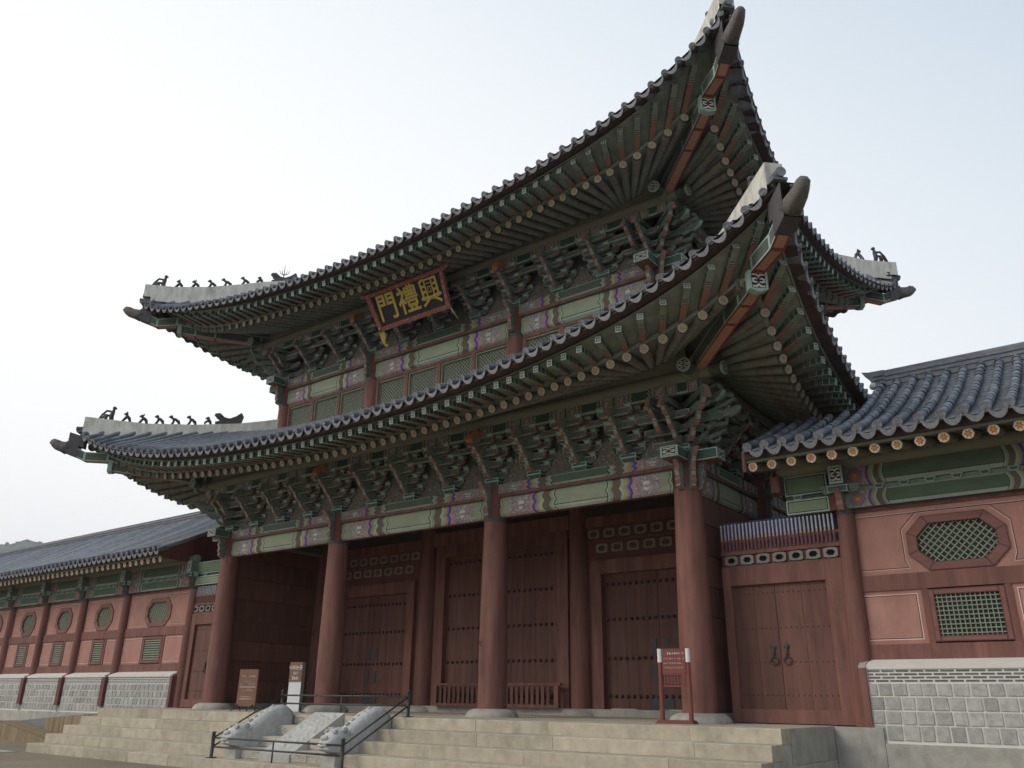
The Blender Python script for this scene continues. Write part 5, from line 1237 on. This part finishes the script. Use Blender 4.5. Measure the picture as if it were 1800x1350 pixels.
    for a, b in ((x0, xm - sw - 0.12), (xm + sw + 0.12, x1)):
        mb = MB(); mb.box2((a, y - 0.02, 1.6), (b, y + 0.1, 2.69), 'pinkp'); part('pink_panel', mb, root)
    for s_ in (-1, 1):
        mb = MB(); mb.box2((xm + s_ * (sw + 0.06) - 0.06, y - 0.05, 1.6), (xm + s_ * (sw + 0.06) + 0.06, y + 0.1, 2.69), 'red'); part('window_post', mb, root)
    mb = MB(); T = TR(xm, y - 0.03, 1.63); ring_frame(mb, 2 * sw, 1.03, 0.11, 0.07, 'redb'); win = part('square_window', mb, root, T)
    mb = MB()
    if right:
        lattice_geo(mb, 2 * sw - 0.22, 0.81, 0.088, 0.010, False)
    else:
        mb.quad((-sw + .11, 0.03, 0), (sw - .11, 0.03, 0), (sw - .11, 0.03, 0.81), (-sw + .11, 0.03, 0.81), 'latback')
        for i in range(9): mb.box((0, 0.0, 0.045 + i * 0.09), (2 * sw - 0.22, 0.03, 0.05), 'lattice')
    part('lattice', mb, win, T @ TR(0, 0, 0.11))
def inside(P, x, z):
    c = False; n = len(P); j = n - 1
    for i in range(n):
        if (P[i][1] > z) != (P[j][1] > z) and x < (P[j][0] - P[i][0]) * (z - P[i][1]) / (P[j][1] - P[i][1]) + P[i][0]: c = not c
        j = i
    return c
def stone_base(root, xa, xb, ends, left_stuff):
    """white jointed stone facing in front of the wall, z from the plaza to 1.3"""
    y = 0.56
    mb = MB(); mb.box2((xa, y + 0.018, -0.30), (xb, y + 0.3, 1.10), 'mortar'); mb.prism([(y + 0.0, 1.12), (y + 0.0, 1.17), (y + 0.33, 1.30), (y + 0.36, 1.30), (y + 0.36, 1.102), (y + 0.0, 1.102)], 'yz', xa, xb, 'mortar', 'mortar')
    base = part('stone_facing', mb, root)
    z = 1.085
    stuff = MB()
    for r_ in range(4):
        x = xa + 0.03 + (0 if r_ % 2 == 0 else -0.13)
        while x < xb - 0.05:
            w = 0.235; a, b = max(x, xa + 0.03), min(x + w, xb - 0.03)
            if b - a > 0.04:
                if left_stuff: stuff.box2((a, y + 0.01, z - 0.034), (b, y + 0.06, z - 0.002), 'brick')
                else:
                    mb = MB(); mb.box2((0, 0, 0), (b - a, 0.06, 0.032), 'brick'); part('brick', mb, base, TR(a, y + 0.008, z - 0.034))
            x += w + 0.04
        z -= 0.063
    if left_stuff: part('brick_courses', stuff, base, kind='stuff')
    z = 0.825
    for r_, h in enumerate((0.225, 0.235, 0.235, 0.27)):
        x = xa + 0.03; rnd = random.Random(r_ * 31 + int(xa * 10))
        first = True
        while x < xb - 0.06:
            w = rnd.uniform(0.22, 0.3) * (1 if not left_stuff else 1.0); 
            if first: w *= rnd.uniform(0.55, 1.05); first = False
            w = min(w, xb - 0.03 - x)
            if w < 0.06: break
            mb = MB(); d = 0.02
            j = lambda: rnd.uniform(-0.006, 0.006)
            F = [(0.006 + j(), 0.006 + j()), (w - 0.006 + j(), 0.006 + j()), (w - 0.006 + j(), h - 0.006 + j()), (0.006 + j(), h - 0.006 + j())]; Bk = [(0, 0), (w, 0), (w, h), (0, h)]
            yf = -rnd.uniform(0.002, 0.009)
            mb.quad(*[(p[0], yf, p[1]) for p in F], 'block')
            for i in range(4):
                k = (i + 1) % 4; mb.quad((Bk[i][0], 0.024, Bk[i][1]), (Bk[k][0], 0.03, Bk[k][1]), (F[k][0], yf, F[k][1]), (F[i][0], yf, F[i][1]), 'block')
            part('stone_block', mb, base, TR(x, y, z - h)); x += w + 0.032
        z -= h + 0.03
def wing(side):
    right = side > 0
    X = (lambda t: L + t) if right else (lambda t: -t)
    lab = 'pink walled corridor building with grey tiled roof on the right of the gate' if right else 'long pink walled corridor building receding on the left of the gate'
    root = thing('corridor_building', lab, 'building', (X(10), 3, GZ), 'corridor buildings flanking the gate')
    ts = [3.22, 7.72, 11.6] if right else [3.38, 8.35, 12.02, 15.6, 19.2, 22.9, 26.6, 30.3, 34.0, 37.7, 41.4]
    yc = 0.9
    for i, t in enumerate(ts):
        mb = MB(); lean = (0.14 if right else 0.0); column(mb, lean if i == 0 else 0, 0.0 if i == 0 else -0.3, 4.42, 0.21 if i else 0.22, 0.185); mb.lathe([(0.19, 4.48), (0.185, 5.0)], 16, 'dkred')
        part('column', mb, root, TR(X(t), yc, 0))
        link('bracket', WBR, root, TR(X(t) + (lean if i == 0 else 0), yc - 0.12, 4.45))
        mb = MB(); mb.box2((-0.14, 0.44, -0.02), (0.14, 0.66, 1.10), 'dkred'); 
        if i: part('base_post', mb, root, TR(X(t), 0, 0))
    for i, (ta, tb) in enumerate(zip(ts[:-1], ts[1:])):
        xa, xb = sorted((X(ta), X(tb))); xm = (xa + xb) / 2; w = xb - xa - 0.36
        if not right and i > 6: continue
        wall_bay(root, xa, xb, right, i == 0)
        for z0, h, m in ((4.49, 0.37, 'wbeam'), (4.97, 0.47, 'wbeam')):
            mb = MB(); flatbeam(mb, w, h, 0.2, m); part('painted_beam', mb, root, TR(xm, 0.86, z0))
        mb = MB(); mb.box((0, 0.02, 0), (w, 0.14, 0.1), 'mint2'); o = part('frieze_board', mb, root, TR(xm, 0.86, 4.915))
        n = max(3, round(w / 0.55))
        for k in range(n): link('bearing_block', SOF, o, TR(xm - w / 2 + (k + 0.5) * w / n, 0.79, 4.865))
        e = 0.17
        stone_base(root, xa + (0.2 if i == 0 and right else 0.14), xb - (0.2 if i == 0 and not right else 0.14), None, not right)
    # end board of the stone base beside the first column
    xe = X(ts[0]) + (0.2 if right else -0.2); mb = MB(); mb.box2((-0.07, 0.52, 0.0), (0.07, 0.95, 1.13), 'red'); mb.prism([(0.52, 1.13), (0.52, 1.17), (0.86, 1.31), (0.95, 1.31), (0.95, 1.13)], 'yz', -0.07, 0.07, 'stoneg', 'stoneg'); part('end_board', mb, root, TR(xe - (0.06 if right else -0.06), 0, 0))
    # foundation
    tf = 2.655 if not right else 2.66; xs = X(tf); x = xs; far = X(16 if right else 44)
    d = 1 if right else -1
    mb = MB(); a, b = sorted((xs, far)); mb.box2((a, 0.62, GZ), (b, 8.0, -0.02), 'stoneg'); fo = part('foundation', mb, root)
    k = 0
    while (far - x) * d > 0.1:
        w = [0.96, 2.6, 2.2, 2.9][k % 4] if right else [1.2, 2.4, 2.0][k % 3]; a, b = sorted((x, x + d * w)); zt = -0.005 if k == 0 else -0.292
        mb = MB(); mb.box2((0.005, 0, 0.02), (b - a - 0.005, 0.2, zt - GZ), 'stoneg'); part('foundation_stone', mb, fo, TR(a, 0.5 + random.uniform(0, 0.015), GZ)); x += d * w; k += 1
    mb = MB(); a, b = sorted((xs, X(44 if not right else 16))); a, b = sorted((X(0.3), X(44 if not right else 16))); mb.box2((a, 6.8, -0.02), (b, 7.0, 5.9), 'pinkw'); part('rear_wall', mb, root)
    # doorway between gate column and first wing column
    x0, x1 = sorted((X(0.36), X(ts[0] - 0.02))); y = 0.92
    jl, jr = (0.2, 0.44) if right else (0.44, 0.2)
    for a, b in ((x0, x0 + jl), (x1 - jr, x1)):
        mb = MB(); mb.box2((a, y - 0.1, 0.02), (b, y + 0.1, 3.42), 'red'); part('door_jamb', mb, root)
    mb = MB(); mb.box2((x0 + jl, y - 0.1, 0.02), (x1 - jr, y + 0.1, 0.30), 'red'); part('door_sill', mb, root)
    mb = MB(); mb.box2((x0 + jl, y - 0.09, 3.0), (x1 - jr, y + 0.1, 3.42), 'red'); part('door_lintel', mb, root)
    mb = MB(); mb.box2((x0, y - 0.05, 3.423), (x1 + 0.06, y + 0.1, 3.46), 'red'); mb.box2((x0, y + 0.0, 3.46), (x1 + 0.06, y + 0.06, 3.72), 'dkred'); mb.box2((x0, y - 0.06, 3.72), (x1 + 0.06, y + 0.08, 3.80), 'red'); part('vent_rail', mb, root)
    n = 7
    for i in range(n): link('vent', VENT, root, TR(x0 + 0.05 + (i + 0.5) * (x1 - x0 - 0.12) / n, y - 0.06, 3.59) @ Matrix.Diagonal((0.82, 1, 1.1, 1)))
    xd0, xd1 = x0 + jl, x1 - jr; xm = (xd0 + xd1) / 2 - 0.1
    for a, b, npk in ((xd0, xm - 0.004, 2), (xm + 0.004, xd1, 2)):
        mb = MB(); mb.box2((0, 0.03, 0), (b - a, 0.08, 2.7), 'red2'); o = part('door', mb, root, TR(a, y, 0.3)); pw = (b - a) / npk
        for i in range(npk): mb = MB(); mb.box2((0.003, 0, 0), (pw - 0.003, 0.035, 2.7), 'red2'); part('plank', mb, o, TR(a + i * pw, y - 0.0, 0.3))
        mb = MB()
        for z in (0.59, 1.28, 2.02, 2.8):
            k = int((b - a) / 0.11)
            for i in range(k): mb.ball((a + (i + 0.5) * (b - a) / k, y - 0.002, z), 0.017, 'stud', 6, 3)
        part('nail_rows', mb, o, kind='stuff')
    for s_ in (-1, 1):
        mb = MB(); mb.lathe([(0.07, 0), (0.06, 0.02), (0.02, 0.03)], 10, 'metal'); mb.T = I4; 
        o = part('door_handle', mb, root, TR(xm + s_ * 0.15, y - 0.003, 1.62) @ RX90)
        mb = MB(); mb.tube([(0, 0, 0.0), (0, 0, -0.22)], 0.025, 6, 'metal'); mb.tube([(0.085 * math.sin(a), 0, -0.30 + 0.085 * math.cos(a)) for a in [i * pi / 8 for i in range(17)]], 0.014, 5, 'metal'); part('door_ring', mb, o, TR(xm + s_ * 0.15, y - 0.03, 1.62))
    # fence of pickets above the door
    for z0, z1 in ((3.80, 3.84), (4.02, 4.09)):
        mb = MB(); mb.box2((x0, y - 0.03, z0), (x1 + 0.06, y + 0.03, z1), 'red'); part('picket_rail', mb, root)
    k = 0; n = 30
    for i in range(n):
        xx = x0 + 0.05 + i * (x1 - x0 - 0.1) / n; zt = 4.46
        mb = MB(); P = [(-0.02, 3.82), (0.02, 3.82), (0.02, zt - 0.05), (0.024, zt - 0.02), (0.0, zt), (-0.024, zt - 0.02), (-0.02, zt - 0.05)]; mb.prism(P, 'xz', -0.015, 0.015, 'picket', 'picket'); part('picket', mb, root, TR(xx, y - 0.05, 0))
    mb = MB(); mb.box2((x0 - 0.1, y + 0.5, 3.5), (x1 + 0.2, y + 0.56, 4.62), 'pickback'); part('blue_cloth', mb, root)
    # short painted beams over the doorway
    tb = 2.1 if right else 1.6; xa, xb = sorted((X(tb), X(ts[0] - 0.15)))
    for z0, h, m in ((4.5, 0.33, 'panell'), (4.93, 0.46, 'panelg')):
        mb = MB(); mb.box((0, 0, h / 2), (xb - xa, 0.2, h), m); part('painted_beam', mb, root, TR((xa + xb) / 2, 0.86, z0))
    mb = MB(); mb.box((0, 0, 0), (xb - xa, 0.12, 0.08), 'grnd'); o = part('frieze_board', mb, root, TR((xa + xb) / 2, 0.88, 4.88)); link('bearing_block', SOF, o, TR((xa + xb) / 2 - 0.2, 0.8, 4.83))
    # purlin, rafters, eave
    t0, t1 = (1.75, 15.2) if right else (3.7, 42)
    a, b = sorted((X(2.0 if right else 3.3), X(t1)))
    mb = MB(); mb.T = TR((a + b) / 2, 0.75, 5.56) @ I4; h = (b - a) / 2; mb.lathe([(0.16, -h), (0.16, h)], 16, 'olive', 'mint', 'mint', True, 'x'); part('purlin', mb, root)
    ye, zr = -0.55, 5.40
    t = t0 + 0.12; sp = 0.437
    while t < t1:
        Q = Vector((X(t), ye, zr)); link('rafter', WRAF, root, frame(Q, (0, -1, -0.24))); t += sp
    a, b = sorted((X(t0), X(t1)))
    mb = MB(); mb.quad((a, ye, zr + 0.085), (b, ye, zr + 0.085), (b, 1.3, zr + 0.085 + 1.85 * 0.25), (a, 1.3, zr + 0.085 + 1.85 * 0.25), 'olive'); part('soffit', mb, root)
    mb = MB(); mb.box2((a, ye - 0.05, zr + 0.09), (b, ye + 0.04, zr + 0.15), 'olive'); part('eave_lath', mb, root)
    mb = MB(); mb.box2((a, ye - 0.12, zr + 0.153), (b, ye + 0.04, zr + 0.30), 'eaveb'); part('eave_board', mb, root)
    # verge board at the gate end
    if right:
        mb = MB(); mb.prism([(ye - 0.1, zr - 0.12), (ye - 0.1, zr + 0.34), (1.3, zr + 0.85), (1.3, zr + 0.3)], 'yz', X(t0) - 0.08, X(t0) - 0.01, 'red', 'red'); mb.box2((X(1.85), 0.55, 5.02), (X(2.05), 0.95, 5.4), 'red'); part('verge_board', mb, root)
        tv = 3.78
    else:
        zz = lambda y: wing_roof_z(y) - 0.02
        P = [(-0.75, zz(-0.75) - 0.02)] + [(y_, zz(y_)) for y_ in (0.5, 1.8, 3.0, 4.44)] + [(4.44, 5.6), (0.9, 5.42), (-0.4, 5.45)]
        mb = MB(); mb.prism(P, 'yz', X(t0) + 0.005, X(t0) + 0.06, 'dkred', 'dkred'); part('verge_board', mb, root); tv = 3.7
        mb = MB(); pts = [(X(tv) + 0.0, y_, wing_roof_z(y_) + 0.04) for y_ in (-0.8, 0.3, 1.6, 3.0, 4.44)]; mb.tube(pts, 0.1, 8, 'tile'); part('verge_tile_row', mb, root)
    # roof deck and pan tiles
    mb = MB(); a, b = sorted((X(tv if not right else t0), X(t1))); ny = 22
    if right:
        a2 = X(tv)
        for j in range(ny):
            y0 = -0.82 + (5.26) * j / ny; y1 = -0.82 + 5.26 * (j + 1) / ny
            aa = a if y1 < 1.75 else a2
            mb.quad((aa, y0, wing_roof_z(y0) + 0.02), (b, y0, wing_roof_z(y0) + 0.02), (b, y1 + 0.02, wing_roof_z(y1) - 0.015), (aa, y1 + 0.02, wing_roof_z(y1) - 0.015), 'tile'); mb.quad((aa, y0, wing_roof_z(y0) - 0.03), (b, y0, wing_roof_z(y0) - 0.03), (b, y0, wing_roof_z(y0) + 0.02), (aa, y0, wing_roof_z(y0) + 0.02), 'tile')
    else:
        for j in range(8):
            y0 = -0.82 + 5.26 * j / 8; y1 = -0.82 + 5.26 * (j + 1) / 8; mb.quad((a, y0, wing_roof_z(y0)), (b, y0, wing_roof_z(y0)), (b, y1, wing_roof_z(y1)), (a, y1, wing_roof_z(y1)), 'tile')
    mb.quad((a if not right else X(tv), 4.44, 8.5), (b, 4.44, 8.5), (b, 9.6, 5.75), (a if not right else X(tv), 9.6, 5.75), 'tile')
    roof = part('wing_roof', mb, root)
    # rows of round tiles
    spx = 0.396; t = (1.90 if right else 3.85); nrow = 0; ntile = 0
    while t < t1 - 0.1:
        x = X(t); yend = 4.40 if (not right or t > 3.7) else 1.75
        Q = Vector((x, -0.86, wing_roof_z(-0.86) + 0.09)); link('round_eave_tile', WEND, roof, frame(Q, (0, -1, -0.42)) )
        Qd = Vector((x + spx / 2, -0.88, wing_roof_z(-0.84) + 0.045)); link('drip_tile', DRP, roof, frame(Qd, (0, -0.97, -0.3)) @ Matrix.Diagonal((1, 1.08, 1.2, 1)))
        if right and ntile < 285 and t < 8.6:
            y_ = -0.62
            while y_ < yend - 0.1:
                ya = y_ + 0.335; P = Vector((x, y_, wing_roof_z(y_) + 0.085)); P2 = Vector((x, ya, wing_roof_z(ya) + 0.085))
                link('round_tile', SEG, roof, frame(P2 + Vector((random.uniform(-.008, .008), 0, random.uniform(-.004, .004))), (P - P2) + Vector((random.uniform(-.012, .012), 0, random.uniform(-.006, .006))))); y_ = ya; ntile += 1
        else:
            key = ('tile_row', yend)
            if key not in CACHE:
                m2 = MB(); m2.tube([(0, y_, wing_roof_z(y_) + 0.07) for y_ in [-0.6 + (yend + 0.6) * j / 7 for j in range(8)]], 0.09, 8, 'tile', False); CACHE[key] = m2.mesh('tile_row')
            link('tile_row', CACHE[key], roof, TR(x, 0, 0))
        t += spx
    # ridge
    a, b = sorted((X(tv - 0.1), X(t1)))
    rd = MB()
    for z0, z1, hw, m in ((8.42, 8.56, 0.17, 'plast2'), (8.565, 8.62, 0.2, 'tile'), (8.625, 8.68, 0.17, 'plast2'), (8.685, 8.73, 0.2, 'tile'), (8.735, 8.79, 0.17, 'plast2')): rd.box2((a, 4.44 - hw, z0), (b, 4.44 + hw, z1), m)
    rd.tube([(a, 4.44, 8.82), (b, 4.44, 8.82)], 0.1, 10, 'tile'); o = part('ridge', rd, root)
    xe = X(tv - 0.1); mb = MB(); mb.prism([(0, 0), (d * -0.12, 0.3), (d * -0.28, 0.5), (d * -0.1, 0.46), (d * 0.3, 0.45), (d * 0.3, 0)], 'xz', -0.2, 0.2, 'tile', 'tile'); part('ridge_end', mb, o, TR(xe, 4.44, 8.42))
    mb = MB(); mb.ball((xe - d * 0.02, 4.2, 8.44), 0.1, 'plast', 8, 5); part('plaster_knob', mb, o)
wing(1); wing(-1)

# ================================================================== stone beasts beside the carved slope
def beast(mb):
    # stations along -y: (y, z_low, z_top, half width)
    stn = [(0.0, -0.6, -0.02, 0.20), (-0.03, -0.65, 0.12, 0.24), (-0.25, -0.8, 0.24, 0.26), (-0.5, -0.95, 0.22, 0.265), (-0.8, -1.0, 0.10, 0.265), (-1.1, -1.0, -0.08, 0.255), (-1.3, -1.0, -0.22, 0.235), (-1.42, -1.0, -0.26, 0.23), (-1.5, -0.85, -0.22, 0.25), (-1.66, -0.75, -0.26, 0.25), (-1.82, -0.72, -0.36, 0.225), (-1.92, -0.7, -0.46, 0.18), (-1.95, -0.66, -0.52, 0.12)]
    n = 16; rings = []
    for y, zl, zt, hw in stn:
        ring = []
        for i in range(n):
            a = -pi / 2 + 2 * pi * i / n; c, s_ = math.cos(a), math.sin(a); zc = zt - hw * 0.9
            x = hw * math.copysign(abs(c) ** 0.75, c); z = zc + (zt - zc) * s_ if s_ > 0 else zc + (zc - zl) * math.copysign(abs(s_) ** 0.35, s_)
            if s_ <= 0: x = hw * (1 if c > 0.05 else -1 if c < -0.05 else 0) if abs(c) > 0.05 else 0
            ring.append(mb.vi((x, y, z)))
        rings.append(ring)
    for A, B in zip(rings[:-1], rings[1:]):
        for k in range(n): mb.face((A[k], A[(k + 1) % n], B[(k + 1) % n], B[k]), 'relief2', None, (1, 1), True)
    mb.face(rings[0][::-1], 'relief2'); mb.face(rings[-1], 'relief2')
def m_rel2():
    g = G('carved_granite', 0.9); vo = g.n('ShaderNodeTexVoronoi'); vo.inputs['Scale'].default_value = 13; g.nt.links.new(g.co(), vo.inputs['Vector'])
    b = g.n('ShaderNodeBump'); b.inputs['Strength'].default_value = 0.5; b.inputs['Distance'].default_value = 0.03; b.invert = True
    h = g.m('ADD', vo.outputs['Distance'], g.m('MULTIPLY', g.noise(9, 4), 0.8))
    g.nt.links.new(h, b.inputs['Height']); mt = g.fin((0.52, 0.51, 0.485), amt=0.1, sc=7, stain=0.12); g.nt.links.new(b.outputs[0], g.b.inputs['Normal']); return mt
M['relief2'] = m_rel2()
def beast_parts():
    out = []
    def add(name, fn):
        mb = MB(); fn(mb); out.append((name, mb.mesh(name)))
    for sg in (-1, 1):
        add('eye', lambda m: m.ball((sg * 0.14, -1.73, -0.32), 0.045, 'granite', 8, 5)); add('ear', lambda m: m.ball((sg * 0.19, -1.46, -0.27), 0.075, 'granite', 8, 5, (0.6, 1.4, 0.9)))
        for j in range(4): add('mane_curl', lambda m: m.ball((sg * 0.215, -1.36 + 0.02 * j, -0.34 - 0.1 * j), 0.055, 'granite', 8, 5, (0.6, 1, 1)))
        add('brow', lambda m: m.tube([(sg * 0.08, -1.76, -0.285), (sg * 0.19, -1.68, -0.27)], 0.028, 6, 'granite'))
    for j in range(5): add('back_curl', lambda m: m.ball((0, -1.22 + 0.17 * j, -0.15 + 0.085 * j), 0.06, 'granite', 8, 5, (0.8, 1.4, 0.8)))
    add('nose', lambda m: m.ball((0, -1.9, -0.44), 0.085, 'granite', 8, 5, (1.5, 0.8, 0.8))); add('mouth', lambda m: m.tube([(-0.16, -1.93, -0.58), (0.0, -1.98, -0.6), (0.16, -1.93, -0.58)], 0.03, 6, 'granite'))
    return out
BPARTS = beast_parts()
for x, lb in ((7.46, 'carved white stone beast crouching down the steps on the left of the sloping slab'), (11.14, 'carved white stone beast crouching down the steps on the right of the sloping slab')):
    t = thing('stone_beast', lb, 'statue', (x, -3.4, -1.0), 'carved stone beasts on the steps')
    m = TR(x, -2.56, 0.0); link('body', cached('beast_body', beast), t, m); [link(nm_, me_, t, m) for nm_, me_ in BPARTS]
    mb = MB(); mb.box2((-0.24, -1.75, -1.06), (0.24, -0.6, -0.82), 'granite'); part('plinth', mb, t, m)

# ================================================================== barrier around the carved slope
br = thing('barrier_rail', 'dark metal post and rail barrier fencing off the carved stone slope on the steps', 'barrier', (9.3, -3.4, -0.8))
BP = [(6.85, -2.35, 0.0, 0.62), (11.7, -2.35, 0.0, 0.62), (11.82, -4.5, -1.036, 0.62), (6.98, -4.5, -1.036, 0.62)]
for x, y, z, h in BP:
    mb = MB(); mb.lathe([(0.14, 0), (0.14, 0.015), (0.045, 0.02), (0.045, h - 0.04), (0.05, h - 0.035), (0.05, h - 0.01), (0.03, h)], 12, 'rail', None, 'rail'); part('post', mb, br, TR(x, y, z))
for (a, b) in ((0, 1), (1, 2), (2, 3), (3, 0)):
    for dz in (0.26, 0.47):
        A, B = BP[a], BP[b]; mb = MB(); mb.tube([(A[0], A[1], A[2] + dz), (B[0], B[1], B[2] + dz)], 0.022, 8, 'rail'); part('rail', mb, br)
for (a, b) in ((0, 1), (2, 3)):
    A, B = BP[a], BP[b]; mb = MB(); mb.tube([((A[0] + B[0]) / 2, A[1], A[2]), ((A[0] + B[0]) / 2, A[1], A[2] + 0.48)], 0.02, 8, 'rail'); part('middle_post', mb, br)

# ================================================================== notice boards
def glyphs(mb, x0, x1, z, h, m, rnd, gap=0.35, y=-0.001):
    x = x0
    while x < x1 - h * 0.5:
        w = h * rnd.uniform(0.75, 0.95)
        if rnd.random() < 0.16: x += w; continue
        t = h * 0.16
        for k in range(rnd.randint(3, 4)):
            if rnd.random() < 0.5: cx = x + w * rnd.uniform(0.15, 0.85); mb.box((cx, y, z + h * rnd.uniform(0.4, 0.6)), (t, 0.003, h * rnd.uniform(0.5, 0.95)), m)
            else: mb.box((x + w * rnd.uniform(0.4, 0.6), y - 0.001, z + h * rnd.uniform(0.1, 0.9)), (w * rnd.uniform(0.5, 0.95), 0.003, t), m)
        x += w + h * gap * 0.5
t = thing('notice_board', 'tall red notice board on two posts with white tops before the right corner column', 'sign', (18.35, -1.2, 0))
yaw = RZ(0.12)
B0 = TR(18.36, -1.2, 0) @ yaw
mb = MB()
mb.prism([(-0.42, 0.0), (0.42, 0.0), (0.36, 0.07), (-0.36, 0.07)], 'xz', -0.17, 0.17, 'signred', 'signred'); part('base', mb, t, B0)
for sx in (-0.315, 0.315):
    mb = MB(); mb.lathe([(0.052, 0.07), (0.046, 1.22)], 10, 'signred'); o = part('post', mb, t, B0 @ TR(sx, 0, 0))
    mb = MB(); mb.lathe([(0.052, 1.22), (0.052, 1.5)], 10, 'white', None, 'rail'); part('post_cap', mb, o, B0 @ TR(sx, 0, 0))
mb = MB(); mb.box2((-0.26, -0.02, 0.99), (0.26, 0.02, 1.5), 'signred'); bd = part('board', mb, t, B0)
mb = MB(); rnd = random.Random(4)
glyphs(mb, -0.22, 0.24, 1.375, 0.052, 'white', rnd, 0.2, -0.024)
for z, xe in ((1.275, 0.24), (1.185, 0.17), (1.095, 0.23)): glyphs(mb, -0.22, xe, z, 0.036, 'signtxt', rnd, 0.3, -0.024)
M['signtxt'] = simple('sign_text', (0.5, 0.42, 0.4), 0.6, amt=0.05); part('lettering', mb, bd, B0)
mb = MB()
for z in (0.98, 0.74): mb.box((0, 0, z), (0.52, 0.03, 0.03), 'signred')
for i in range(7): mb.box((-0.22 + i * 0.073, 0, 0.86), (0.022, 0.025, 0.22), 'signred')
for z in (0.81, 0.86, 0.91): mb.box((0.02 if z > .85 else -0.02, 0.0, z), (0.44, 0.02, 0.02), 'signred')
part('lattice', mb, t, B0)

t = thing('notice_stand', 'brown notice stand with white lettering on splayed feet beside the left column', 'sign', (3.85, -1.3, 0))
B0 = TR(3.82, -1.3, 0) @ RZ(0.35)
mb = MB(); mb.box2((-0.36, -0.03, 0.14), (0.30, 0.03, 1.22), 'signbr', xp='signol'); bd = part('board', mb, t, B0)
mb = MB(); rnd = random.Random(9)
glyphs(mb, -0.29, 0.26, 0.98, 0.075, 'signtxt', rnd, 0.1, -0.034); glyphs(mb, -0.15, 0.1, 0.84, 0.045, 'signtxt', rnd, 0.2, -0.034); glyphs(mb, -0.29, 0.26, 0.765, 0.045, 'signtxt', rnd, 0.2, -0.034)
mb.box((-0.02, -0.034, 0.70), (0.56, 0.004, 0.014), 'white'); glyphs(mb, -0.2, 0.15, 0.575, 0.06, 'signtxt', rnd, 0.1, -0.034); glyphs(mb, -0.22, 0.15, 0.4, 0.04, 'white', rnd, 0.2, -0.034); glyphs(mb, -0.28, 0.24, 0.33, 0.05, 'white', rnd, 0.2, -0.034)
part('lettering', mb, bd, B0)
for sx in (-0.3, 0.24):
    for sy in (-1, 1):
        mb = MB(); mb.tube([(sx, 0, 0.2), (sx - 0.08, sy * 0.25, 0.012)], 0.02, 6, 'rail'); part('leg', mb, t, B0)

t = thing('exit_sign', 'slim white pillar sign with a brown top reading Exit on the platform', 'sign', (6.05, -1.3, 0))
B0 = TR(6.08, -1.3, 0) @ RZ(0.30)
mb = MB(); mb.box2((-0.21, -0.07, 0.0), (0.21, 0.09, 1.4), 'white', xp='sgrey', xn='sgrey', zp='signol', yp='sgrey'); mb.box2((-0.26, -0.12, 0.0), (0.3, 0.14, 0.03), 'sgrey'); bd = part('pillar', mb, t, B0)
mb = MB(); mb.box2((-0.212, -0.085, 0.85), (0.212, -0.07, 1.40), 'signbr'); pn = part('brown_panel', mb, t, B0)
for txt, z, sz, off in (('나오는곳', 1.24, 0.125, 0.002), ('出口', 1.08, 0.09, 0.0), ('Exit', 0.95, 0.14, 0.001)):
    link('lettering', text_mesh('lettering', txt, sz, off, 'white', 0.003), pn, B0 @ TR(0.0, -0.089, z) @ RX90)

# ================================================================== wooden access ramp at the left
t = thing('access_ramp', 'wooden access ramp with slatted sides and grey deck beside the left end of the steps', 'ramp', (-7, -1.3, GZ))
mb = MB(); mb.prism([(-11.9, -0.62), (-6.6, -1.22), (-6.6, GZ), (-11.9, GZ)], 'xz', -2.2, -1.0, 'deck', 'wslat'); part('lower_deck', mb, t)
mb = MB(); mb.prism([(-11.9, -0.62), (-2.72, -0.03), (-2.72, GZ), (-11.9, GZ)], 'xz', -0.9, 0.3, 'deck', 'deck'); part('upper_deck', mb, t)
n = 0
def slats(xa, za, xb, zb, y, zbot):
    nn = int(abs(xb - xa) / 0.13)
    for i in range(nn):
        f = (i + 0.5) / nn; x = xa + (xb - xa) * f; z = za + (zb - za) * f
        mb = MB(); mb.box2((-0.058, -0.02, 0), (0.058, 0.02, z - zbot), 'wslat'); part('slat', mb, t, TR(x, y, zbot))
slats(-12.2, -0.42, -6.6, -1.12, -2.24, GZ)
slats(-9.5, -0.5, -2.75, -0.02, -0.96, GZ)

# ================================================================== air
hz = bpy.data.materials.new('haze_air'); hz.use_nodes = True; n_ = hz.node_tree.nodes; n_.clear()
_o = n_.new('ShaderNodeOutputMaterial'); _v = n_.new('ShaderNodeVolumePrincipled'); _v.inputs['Color'].default_value = (0.93, 0.95, 1.0, 1); _v.inputs['Density'].default_value = HAZE
hz.node_tree.links.new(_v.outputs[0], _o.inputs['Volume'])
mb = MB(); mb.box2((-3400, -2900, GZ - 1.0), (3400, 3400, 400), 'stone'); me = mb.mesh('haze'); me.materials.clear(); me.materials.append(hz); me.polygons.foreach_set('material_index', [0] * len(me.polygons))
link('haze', me, None, kind='stuff')
